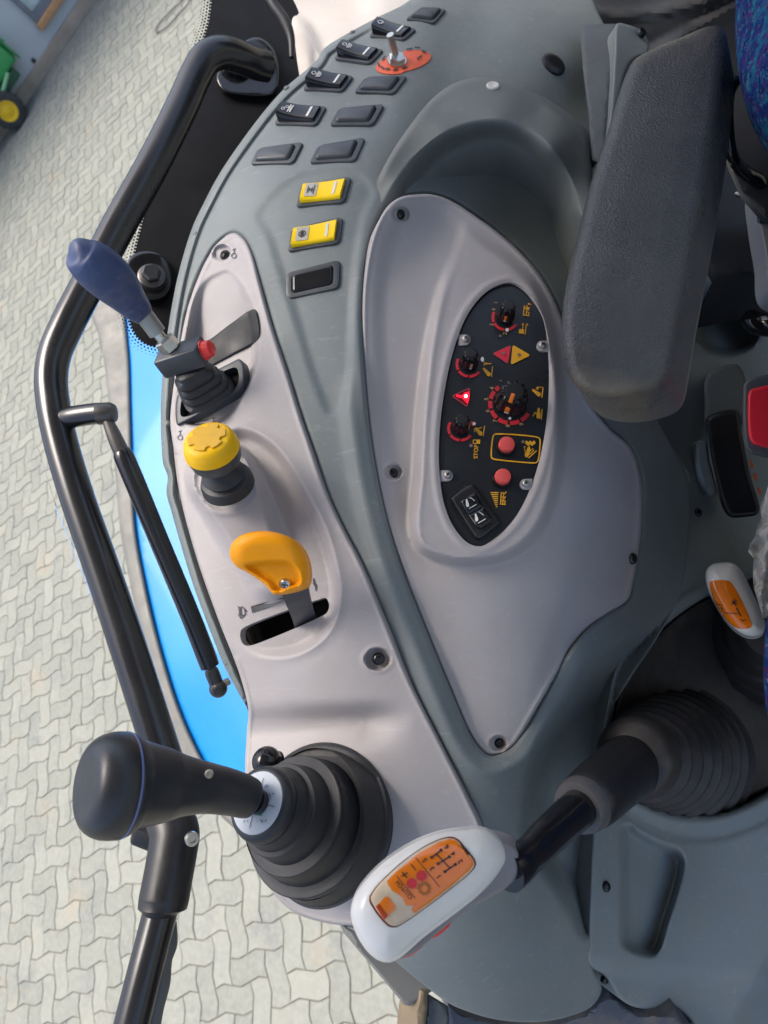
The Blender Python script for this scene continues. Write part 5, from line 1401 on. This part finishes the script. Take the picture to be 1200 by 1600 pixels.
pth, rad = wpath([(329, 1045, .606, 9.5), (331, 1050, .606, 11), (338, 1068, .607, 11), (341, 1076, .607, 12)], 3); m = MB(); m.tube(pth, rad, 20); m.build('end_fitting', STEELD, st_)
m = MB(); oc = P(341, 1076, .607); m.lathe(oc, camvec(0, 0, 1), [(-.0078 * math.cos(R(a)), .0078 * math.sin(R(a))) for a in range(6, 180, 12)], 24); m.build('ball', STEELD, st_)
pth, rad = wpath([(343, 1072, .607, 6), (358, 1064, .612, 6)], 3); m = MB(); m.tube(pth, rad, 12); m.build('stud', STEEL, st_)

# ================================================================== pale pillar and rear trim
m = MB(); BF = Field([(430, -20, .86), (460, 60, .85), (480, 120, .83), (560, 20, .83), (640, -30, .84), (530, 80, .80), (600, 10, .815)], lam=1e-5)
pil_o = [(405, -60), (428, 0), (445, 24), (455, 50), (458, 80), (458, 118), (452, 142), (470, 132), (520, 85), (560, 55), (620, 25), (690, -20), (690, -60)]
PILP = cr([(456, 20), (482, 30), (500, 60), (510, 90), (500, 150), (430, 160), (440, 60)], True, 5)
sheet(m, pil_o, lambda x, y: BF(x, y) - .012 * ss(sdist(PILP, x, y) / 14.), 6, rpx=6, rm=.008, skirt=.05); pl_ = m.build('trim', BEIGE, None)
pl_.name = 'pillar_trim'; tag(pl_, 'pale beige pillar trim behind the farthest console switches', 'trim')
m = MB(); pth, rad = wpath([(408, -30, .80, 7), (428, 8, .80, 8), (446, 34, .80, 8), (455, 60, .80, 6), (456, 90, .80, 4)], 5); m.tube(pth, rad, 12); tag(m.build('window_seal', DARK), 'black rubber seal between the window border and beige pillar', 'seal')

RT = Field([(870, -20, .86), (1000, 20, .90), (1140, -20, .92), (1150, 120, .90), (1010, 120, .86), (940, 70, .84), (1060, 70, .88), (1150, 60, .91)], lam=1e-4)
fold1 = cr([(880, 10), (940, 22), (1010, 22), (1080, 8), (1160, -20)], False, 5); fold2 = cr([(1000, 110), (1050, 66), (1110, 30), (1170, -5)], False, 5); fold3 = cr([(985, 80), (1040, 52), (1100, 20), (1150, 0)], False, 5)
def rt_d(x, y):
    return RT(x, y) - .012 * np.exp(-(pdist(fold1, x, y, False) / 9) ** 2) - .010 * np.exp(-(pdist(fold2, x, y, False) / 9) ** 2) + .006 * np.exp(-(pdist(fold3, x, y, False) / 7) ** 2)
m = MB(); sheet(m, [(850, -60), (900, 0), (905, 40), (940, 90), (960, 140), (1010, 240), (1100, 300), (1260, 300), (1260, -60)], rt_d, 8, skirt=.04)
tag(m.build('rear_trim', DARK), 'dark folded rear trim between the console and armrest', 'trim')
# flap beside the armrest
fl_t = thing('side_flap', 'dark flap with a pale grey edge beside the armrest', 'flap', P(950, 150, .66))
F1 = Plane((905, 40, .685), (965, 40, .665), (930, 250, .60))
m = MB(); sheet(m, [(906, 38), (966, 37), (964, 60), (957, 110), (950, 180), (945, 258), (925, 250), (920, 190), (910, 100)], lambda x, y: F1(x, y), 6, rpx=3, rm=.002, skirt=.01, smooth=False); m.build('inner_face', mat('flap_dark', (.045, .052, .056), .5), fl_t)
F2 = Field([(966, 37, .650), (990, 42, .655), (1012, 60, .66), (1010, 80, .65), (985, 100, .64), (960, 150, .62), (950, 250, .595), (940, 262, .59)], lam=1e-5)
m = MB(); sheet(m, [(964, 37), (982, 39), (1000, 47), (1012, 62), (1012, 82), (990, 92), (978, 110), (964, 170), (954, 230), (944, 262), (938, 268), (936, 262), (950, 200), (957, 130), (960, 80)], F2, 4, rpx=5, rm=.004, skirt=.012); m.build('edge', G_SHELL, fl_t)
m = MB(); n = normal(F2, 1000, 56); m.lathe(SP(F2, 1000, 54, .001), n, [(0, .0045), (.003, .004), (.0038, .001)], 14); m.build('bolt', SCREW, fl_t)

# ================================================================== armrest
ar = thing('armrest', 'thick black vinyl armrest with a worn grimy front end', 'armrest', P(1000, 400, .52))
DOWN = Vector((0, 0, -1))
AF = Field([(985, 95, .515), (1112, 45, .520), (940, 260, .470), (1095, 200, .482), (895, 480, .418), (1050, 420, .428), (890, 600, .402), (1040, 590, .402), (965, 610, .398), (1000, 300, .455)], lam=1e-4)
ar_o = [(888, 430), (902, 370), (919, 300), (935, 248), (950, 205), (966, 150), (980, 112), (992, 93), (1030, 72), (1070, 56), (1105, 42), (1125, 41), (1134, 52), (1135, 75), (1132, 110), (1118, 210), (1100, 310), (1082, 400), (1066, 480), (1052, 560), (1045, 590), (1030, 606), (990, 618), (945, 620), (910, 610), (890, 590), (881, 560), (878, 520), (880, 475)]
ARP = cr(ar_o, True, 5)
def ar_d(x, y):
    e = sdist(ARP, x, y)
    return AF(x, y) + .0030 * (1 - ss(e / 60.)) + .004 * ss((y - 540) / 60.)
m = MB(); sheet(m, ar_o, ar_d, 4.5, rpx=20, rm=.0125, skirt=.036, sdir=DOWN); m.build('pad', ARM, ar, sharp=70)
m = MB(); low = [(x + 0, y) for x, y in ar_o]
WW = [P(x, y, float(ar_d(np.float64(x), np.float64(y)) + .0125)) for x, y in cr(ar_o, True, 8)]
c_ = sum(WW, Vector()) / len(WW)
loops = []
for h, k_ in ((.0355, .999), (.040, .985), (.045, .955), (.048, .90), (.049, .7), (.049, .1)):
    loops.append([c_ + (q - c_) * k_ + DOWN * h for q in WW])
m.loft(loops); m.build('underside', mat('armrest_underside', (.13, .115, .085), .55, dust=.6, dcol=(.16, .14, .10), ds=30, bump=.2), ar, sharp=70)
# ================================================================== seat
def fabric():
    m = mat('blue_fabric', (.02, .08, .30), .95, var=.2, vs=60, bump=.8, bs=420, spec=.15)
    nt = m.node_tree; N = nt.nodes; L = nt.links; b = N['Principled BSDF']; tc = N.new('ShaderNodeTexCoord')
    def nz(sc, off, det=3):
        mp = N.new('ShaderNodeMapping'); mp.inputs['Location'].default_value = (off, off * .7, off * 1.3); L.new(tc.outputs['Object'], mp.inputs[0])
        n = N.new('ShaderNodeTexNoise'); n.inputs['Scale'].default_value = sc; n.inputs['Detail'].default_value = det; n.inputs['Roughness'].default_value = .7; L.new(mp.outputs[0], n.inputs[0]); return n.outputs['Fac']
    c = None
    for i, (sc, off, lo, hi, col, k) in enumerate(((90, 3, .48, .58, (.012, .12, .22), .9), (120, 7, .54, .62, (.07, .025, .15), .9), (160, 11, .57, .64, (.015, .20, .26), .9), (200, 17, .60, .67, (.20, .24, .27), .7), (180, 23, .60, .66, (.15, .015, .07), .7), (150, 31, .57, .66, (.008, .012, .06), .9))):
        mr = N.new('ShaderNodeMapRange'); mr.inputs[1].default_value = lo; mr.inputs[2].default_value = hi; mr.inputs[4].default_value = k; L.new(nz(sc, off), mr.inputs[0])
        mx = N.new('ShaderNodeMix'); mx.data_type = 'RGBA'; L.new(mr.outputs[0], mx.inputs[0])
        if c is None: mx.inputs[6].default_value = (.008, .030, .15, 1)
        else: L.new(c, mx.inputs[6])
        mx.inputs[7].default_value = (*col, 1); c = mx.outputs[2]
    L.new(c, b.inputs['Base Color'])
    return m
FAB = fabric()
seat = thing('driver_seat', 'seat covered in mottled blue patterned fabric at the right edge', 'seat', P(1200, 600, .55))
SF = Field([(1150, 50, .50), (1155, 115, .49), (1200, 245, .50), (1200, 0, .46), (1200, 100, .45), (1260, 150, .43), (1160, -30, .49), (1260, 0, .44), (1270, 300, .48), (1700, 100, .44), (1450, 250, .45)], lam=1e-4)
m = MB(); sheet(m, [(1158, -60), (1151, -20), (1149, 20), (1149, 60), (1153, 110), (1161, 150), (1173, 190), (1188, 222), (1204, 250), (1240, 295), (1330, 330), (1700, 330), (1700, -60)], SF, 6, rpx=14, rm=.015, skirt=.08, sdir=camvec(.56, .66, -1)); m.build('backrest', FAB, seat, sharp=80)
m = MB(); CF = Field([(1195, 940, .44), (1195, 1130, .43), (1260, 1040, .42), (1240, 600, .45), (1240, 330, .47), (1700, 700, .46), (1700, 1150, .44), (1450, 700, .44)], lam=1e-4); sheet(m, [(1236, 320), (1232, 450), (1232, 600), (1232, 760), (1230, 880), (1218, 925), (1203, 950), (1196, 985), (1193, 1040), (1195, 1090), (1203, 1125), (1230, 1150), (1300, 1175), (1450, 1190), (1700, 1190), (1700, 300), (1300, 300)], CF, 9, rpx=12, rm=.012, skirt=.10, sdir=camvec(.64, .05, -1)); m.build('cushion', FAB, seat, sharp=80)

# grime ground into the front end of the vinyl
def grime(m_, obj_loc):
    nt = m_.node_tree; N = nt.nodes; L = nt.links; bs = N['Principled BSDF']; src = bs.inputs['Base Color'].links[0].from_socket
    dirv = (P(985, 650, .405) - P(1005, 400, .44)).normalized(); p0 = P(985, 600, .402) - Vector(obj_loc)
    tc = N.new('ShaderNodeTexCoord'); dt = N.new('ShaderNodeVectorMath'); dt.operation = 'DOT_PRODUCT'; L.new(tc.outputs['Object'], dt.inputs[0]); dt.inputs[1].default_value = dirv
    nz = N.new('ShaderNodeTexNoise'); nz.inputs['Scale'].default_value = 60; nz.inputs['Detail'].default_value = 5; L.new(tc.outputs['Object'], nz.inputs[0])
    ma = N.new('ShaderNodeMath'); ma.operation = 'MULTIPLY_ADD'; L.new(nz.outputs['Fac'], ma.inputs[0]); ma.inputs[1].default_value = .022; L.new(dt.outputs['Value'], ma.inputs[2])
    k0 = dirv.dot(p0); mr_ = N.new('ShaderNodeMapRange'); mr_.inputs[1].default_value = k0 + .001; mr_.inputs[2].default_value = k0 + .016; mr_.inputs[4].default_value = .85; L.new(ma.outputs[0], mr_.inputs[0])
    mx = N.new('ShaderNodeMix'); mx.data_type = 'RGBA'; L.new(mr_.outputs[0], mx.inputs[0]); L.new(src, mx.inputs[6]); mx.inputs[7].default_value = (.20, .165, .115, 1); L.new(mx.outputs[2], bs.inputs['Base Color'])
grime(ARM, ar.location)
# carrier bracket of the armrest and seat side
bk = thing('armrest_bracket', 'glossy black bent bracket between armrest and blue seat', 'bracket', P(1170, 300, .62))
pth, rad = wpath([(1150, 128, .565, 9), (1141, 140, .56, 9), (1137, 165, .56, 9), (1138, 210, .565, 9), (1146, 250, .575, 9.5), (1165, 270, .59, 10), (1186, 284, .60, 11), (1193, 310, .61, 11), (1196, 345, .62, 11)], 4); m = MB(); m.tube(pth, rad, 16); m.build('rod', BLKG, bk)
m = MB(); BKF = Plane((1120, 150, .62), (1230, 200, .60), (1170, 330, .60)); sheet(m, [(1135, 120), (1165, 130), (1240, 200), (1240, 350), (1195, 340), (1160, 300), (1138, 250)], BKF, 8, rpx=3, rm=.002, skirt=.01, smooth=False); m.build('plate', DARK, bk)
m = MB(); SB = Plane((1100, 260, .70), (1200, 260, .69), (1140, 440, .66)); sheet(m, [(1105, 250), (1135, 240), (1250, 250), (1250, 420), (1180, 428), (1112, 442), (1090, 400)], SB, 10, rpx=4, rm=.003, skirt=.08, smooth=False)
sbx = m.build('seat_base', mat('seat_base_navy', (.022, .026, .036), .45, dust=.2, dcol=(.08, .07, .06)), seat)
n = normal(SB, 1153, 303); m = MB(); m.lathe(SP(SB, 1153, 303, .0), n, [(0, .0032), (.0015, .003), (.002, .001)], 14); o = m.build('rivet', STEEL, seat); o.parent = sbx
m = MB(); GPF = Plane((1180, 290, .63), (1230, 290, .63), (1200, 480, .60)); sheet(m, [(1183, 290), (1195, 285), (1250, 300), (1250, 470), (1205, 460), (1196, 400), (1186, 340)], GPF, 8, rpx=4, rm=.004, skirt=.02); m.build('side_cover', mat('cover_grey', (.26, .26, .26), .5), seat)

# ================================================================== floor side panel with tray, mat and fittings
FLF = Field([(1040, 600, .70), (1100, 650, .72), (1190, 500, .76), (1060, 850, .665), (1150, 850, .72), (1100, 450, .76), (1190, 420, .78), (1200, 700, .75), (1000, 560, .72),
  (1070, 915, .655), (1000, 1000, .622), (960, 1085, .600), (945, 1190, .580), (935, 1300, .556), (1000, 1300, .585), (1100, 1320, .625), (1200, 1300, .645), (930, 1420, .532), (950, 1500, .538), (1100, 1500, .60), (1200, 1500, .62), (1000, 1580, .565), (1100, 1600, .59), (1200, 1600, .61), (1250, 1000, .73), (1100, 1270, .63), (1200, 1230, .66)], lam=5e-5)
fp_o = [(1000, 480), (1030, 676), (1060, 720), (1074, 748), (1073, 780), (1070, 814), (1066, 850), (1060, 890), (1051, 914), (1034, 945), (1013, 975), (995, 998), (975, 1019), (962, 1045), (955, 1068), (947, 1110), (940, 1150), (936, 1191), (930, 1250), (926, 1300), (923, 1350), (921, 1400), (919, 1470), (919, 1508), (930, 1516), (945, 1524), (955, 1540), (968, 1560), (990, 1573), (1020, 1577), (1050, 1572), (1075, 1590), (1110, 1640), (1300, 1640), (1300, 440), (1150, 420), (1060, 440)]
mat_o = [(1330, 900), (1200, 915), (1150, 918), (1118, 924), (1090, 938), (1060, 958), (1031, 982), (1000, 1010), (978, 1037), (966, 1068), (960, 1098), (952, 1140), (952, 1180), (966, 1212), (990, 1237), (1020, 1258), (1055, 1270), (1090, 1274), (1125, 1270), (1160, 1258), (1200, 1238), (1330, 1180)]
MTP = cr(mat_o, True, 6)
tray_o = [(972, 1290), (984, 1288), (1000, 1300), (1030, 1316), (1058, 1326), (1068, 1338), (1070, 1352), (1062, 1390), (1046, 1440), (1032, 1484), (1022, 1494), (1008, 1494), (980, 1484), (970, 1472), (969, 1450), (970, 1380), (970, 1310)]
TRP = cr(tray_o, True, 4); FPP = cr(fp_o, True, 6)
cup_c = (1137, 515)
def fl_d(x, y):
    d = FLF(x, y)
    k = sdist(MTP, x, y)
    d = d - .006 * np.exp(-((k + 12) / 9.) ** 2) + .10 * ss((k + 1) / 8.)
    d = d + .003 * np.exp(-((k + 34) / 7.) ** 2) * ss((y - 1150) / 60)
    t_ = sdist(TRP, x, y)
    d = d + .024 * ss((t_ + 2) / 15.) - .001 * np.exp(-((t_ + 5) / 5.) ** 2)
    q = np.hypot((x - cup_c[0]) / 1.35, y - cup_c[1]); d = d + .045 * ss((40 - q) / 8.)
    d = d + .012 * ss((1210 - y + 0 * x) / 500.) * 0
    low_ = ss((y - 1490 - .10 * (x - 920)) / 40.); d = d + .010 * low_
    rr_ = ss((x - (1300 - (y - 1300) * .55)) / 70.) * ss((y - 1330) / 80.); d = d + .03 * rr_
    return d
fpn = thing('floor_panel', 'blue grey moulded floor panel with a deep storage tray', 'panel', P(1080, 1400, .61))
m = MB(); sheet(m, fp_o, fl_d, 5, rpx=7, rm=.005, skirt=.05, rows=[(TRP, (-6, -3, 0, 3, 6, 10, 14), True)]); m.build('moulding', G_FLOOR, fpn, sharp=60)
screw(fpn, fl_d, 946, 1385, 8, .0008, tilt=normal(FLF, 946, 1385)); screw(fpn, FLF, 965, 1546, 7, -.012); screw(fpn, FLF, 1090, 801, 7, .0005)
MF = Field([(960, 1100, .625), (1000, 1050, .645), (1100, 960, .70), (1190, 950, .745), (1050, 1130, .68), (1150, 1080, .72), (1250, 1000, .77), (1000, 1230, .622), (1100, 1262, .65), (1200, 1230, .68), (1300, 1180, .72), (1300, 910, .78)], lam=1e-4)
mf_o = [(1320, 908), (1200, 922), (1150, 924), (1118, 930), (1090, 944), (1062, 962), (1034, 986), (1003, 1014), (981, 1041), (970, 1070), (964, 1099), (956, 1140), (956, 1178), (969, 1208), (992, 1233), (1022, 1254), (1055, 1266), (1090, 1270), (1124, 1266), (1158, 1254), (1198, 1234), (1320, 1178)]
m = MB(); sheet(m, mf_o, lambda x, y: MF(x, y) - .0, 7, rpx=6, rm=.006, skirt=.02); tag(m.build('rubber_mat', RUBD), 'dusty black rubber floor mat around the lever bellows', 'mat')

# black grip handle, buckle, stalk and bag at the seat side
hb = thing('adjuster_handle', 'curved black plastic adjuster handle standing on the floor panel', 'handle', P(1140, 800, .70))
H1 = Field([(1105, 600, .66), (1160, 580, .66), (1100, 650, .655), (1165, 650, .65), (1110, 720, .652), (1180, 720, .645), (1130, 800, .65), (1180, 800, .645)], lam=1e-4)
m = MB(); sheet(m, [(1102, 592), (1112, 580), (1150, 569), (1160, 578), (1166, 600), (1168, 660), (1105, 668), (1101, 630)], lambda x, y: H1(x, y) + .012, 4, rpx=7, rm=.007, skirt=.05, sdir=camvec(.47, .15, -1)); m.build('rear_half', G_ARCH, hb)
m = MB(); sheet(m, [(1103, 655), (1112, 648), (1145, 640), (1154, 645), (1160, 680), (1172, 740), (1187, 795), (1183, 804), (1165, 808), (1140, 808), (1131, 798), (1115, 745), (1105, 695)], H1, 4, rpx=8, rm=.008, skirt=.05, sdir=camvec(.47, .05, -1)); m.build('front_half', BLK, hb)
m = MB(); sheet(m, [(1090, 690), (1102, 688), (1108, 720), (1120, 770), (1112, 775), (1098, 750), (1090, 715)], lambda x, y: H1(x, y) + .025, 4, rpx=4, rm=.004, skirt=.04); m.build('foot', G_FLOOR, hb)
hm_ = MB()
for x, y in ((1172, 720), (1178, 740), (1184, 762)): hm_.stroke(lambda a, b: H1(a, b) - .0005, [(x, y), (x + 4, y + 11)], 4, .0005)
hm_.build('red_marks', mat('orange_mark', (.50, .08, .02), .5), hb)
sb = thing('seat_belt_buckle', 'red push button seat belt buckle in a grey housing', 'buckle', P(1200, 650, .56))
B1 = Plane((1165, 590, .560), (1165, 710, .555), (1230, 650, .555))
m = MB(); sheet(m, [(1161, 615), (1163, 600), (1172, 592), (1190, 587), (1260, 585), (1260, 712), (1180, 711), (1168, 704), (1163, 690)], B1, 4, rpx=5, rm=.004, skirt=.03, sdir=camvec(.545, .13, -1)); m.build('housing', mat('buckle_grey', (.085, .09, .10), .45), sb)
m = MB(); sheet(m, [(1169, 618), (1172, 610), (1182, 606), (1250, 602), (1250, 699), (1182, 696), (1174, 691), (1170, 680)], lambda x, y: B1(x, y) - .003, 4, rpx=5, rm=.003, skirt=.006, sdir=camvec(.545, .13, -1)); m.build('release_button', BUCK, sb)
pth, rad = wpath([(1172, 498, .68, 15), (1182, 505, .67, 17), (1200, 508, .66, 18), (1240, 505, .65, 18)], 4); m = MB(); m.tube(pth, rad, 16)
stk = m.build('latch_stalk', BLKG); tag(stk, 'short glossy black stalk reaching over the cup recess', 'stalk')
def bagm():
    m = mat('thin_plastic_film', (.70, .69, .66), .25, var=.1, vs=90, bump=.9, bs=260, dust=.2)
    N = m.node_tree.nodes; L = m.node_tree.links; tr = N.new('ShaderNodeBsdfTransparent'); mx = N.new('ShaderNodeMixShader'); mx.inputs[0].default_value = .62
    L.new(tr.outputs[0], mx.inputs[1]); L.new(N['Principled BSDF'].outputs[0], mx.inputs[2]); L.new(mx.outputs[0], N['Material Output'].inputs[0]); return m
BG = Plane((1180, 760, .56), (1230, 760, .54), (1190, 960, .54))
def bag_d(x, y): return BG(x, y) + .006 * np.sin(x * .25 + y * .03) + .004 * np.sin(y * .21 + x * .11) + .004 * np.sin(x * .09 - y * .13)
m = MB(); sheet(m, [(1215, 740), (1201, 755), (1195, 775), (1188, 790), (1190, 808), (1183, 822), (1180, 838), (1172, 850), (1169, 862), (1178, 872), (1176, 890), (1178, 920), (1186, 945), (1192, 965), (1260, 970), (1260, 740)], bag_d, 3, skirt=0, smooth=False); tag(m.build('plastic_bag', bagm()), 'crumpled clear plastic film hanging beside the small white lever', 'plastic bag')

# ================================================================== door sill below the cowl
sl_ = thing('door_sill', 'black and grey door sill strip at the foot of the console', 'sill', P(680, 1560, .56))
SLF = Plane((560, 1470, .54), (660, 1540, .54), (700, 1620, .53))
m = MB(); sheet(m, [(541, 1452), (556, 1450), (572, 1456), (672, 1538), (676, 1548), (652, 1564), (640, 1572), (632, 1570), (556, 1480)], lambda x, y: SLF(x, y) + .002, 4, rpx=3, rm=.003, skirt=.03, smooth=False); m.build('rubber_strip', mat('sill_grey', (.20, .20, .19), .6, dust=.3), sl_)
m = MB(); sheet(m, [(655, 1546), (668, 1545), (668, 1575), (660, 1640), (645, 1640), (650, 1580)], lambda x, y: SLF(x, y) + .0, 5, rpx=3, rm=.002, skirt=.03, smooth=False); m.build('edge_trim', mat('worn_edge', (.22, .17, .11), .5, dust=.5, dcol=(.35, .25, .14), ds=60), sl_)
m = MB(); sheet(m, [(668, 1552), (700, 1572), (702, 1592), (700, 1650), (660, 1650), (664, 1590)], lambda x, y: SLF(x, y) + .004, 5, rpx=3, rm=.002, skirt=.03, smooth=False); m.build('step_plate', mat('step_blue_grey', (.07, .085, .10), .4, dust=.3), sl_)
m = MB(); sheet(m, [(700, 1570), (740, 1590), (800, 1602), (860, 1602), (920, 1580), (950, 1548), (965, 1562), (985, 1578), (1020, 1584), (1055, 1578), (1100, 1640), (1080, 1700), (700, 1700)], lambda x, y: np.full(np.shape(x), .575) + 0 * x, 8, rpx=4, rm=.004, skirt=.04, smooth=False); m.build('lower_trim', mat('lower_trim_blue', (.055, .065, .085), .5, dust=.6, dcol=(.24, .19, .13), ds=25), sl_)

# ------------------------------------------------------------------ tidy the helper property
for o in ALL:
    if 'base' in o: del o['base']
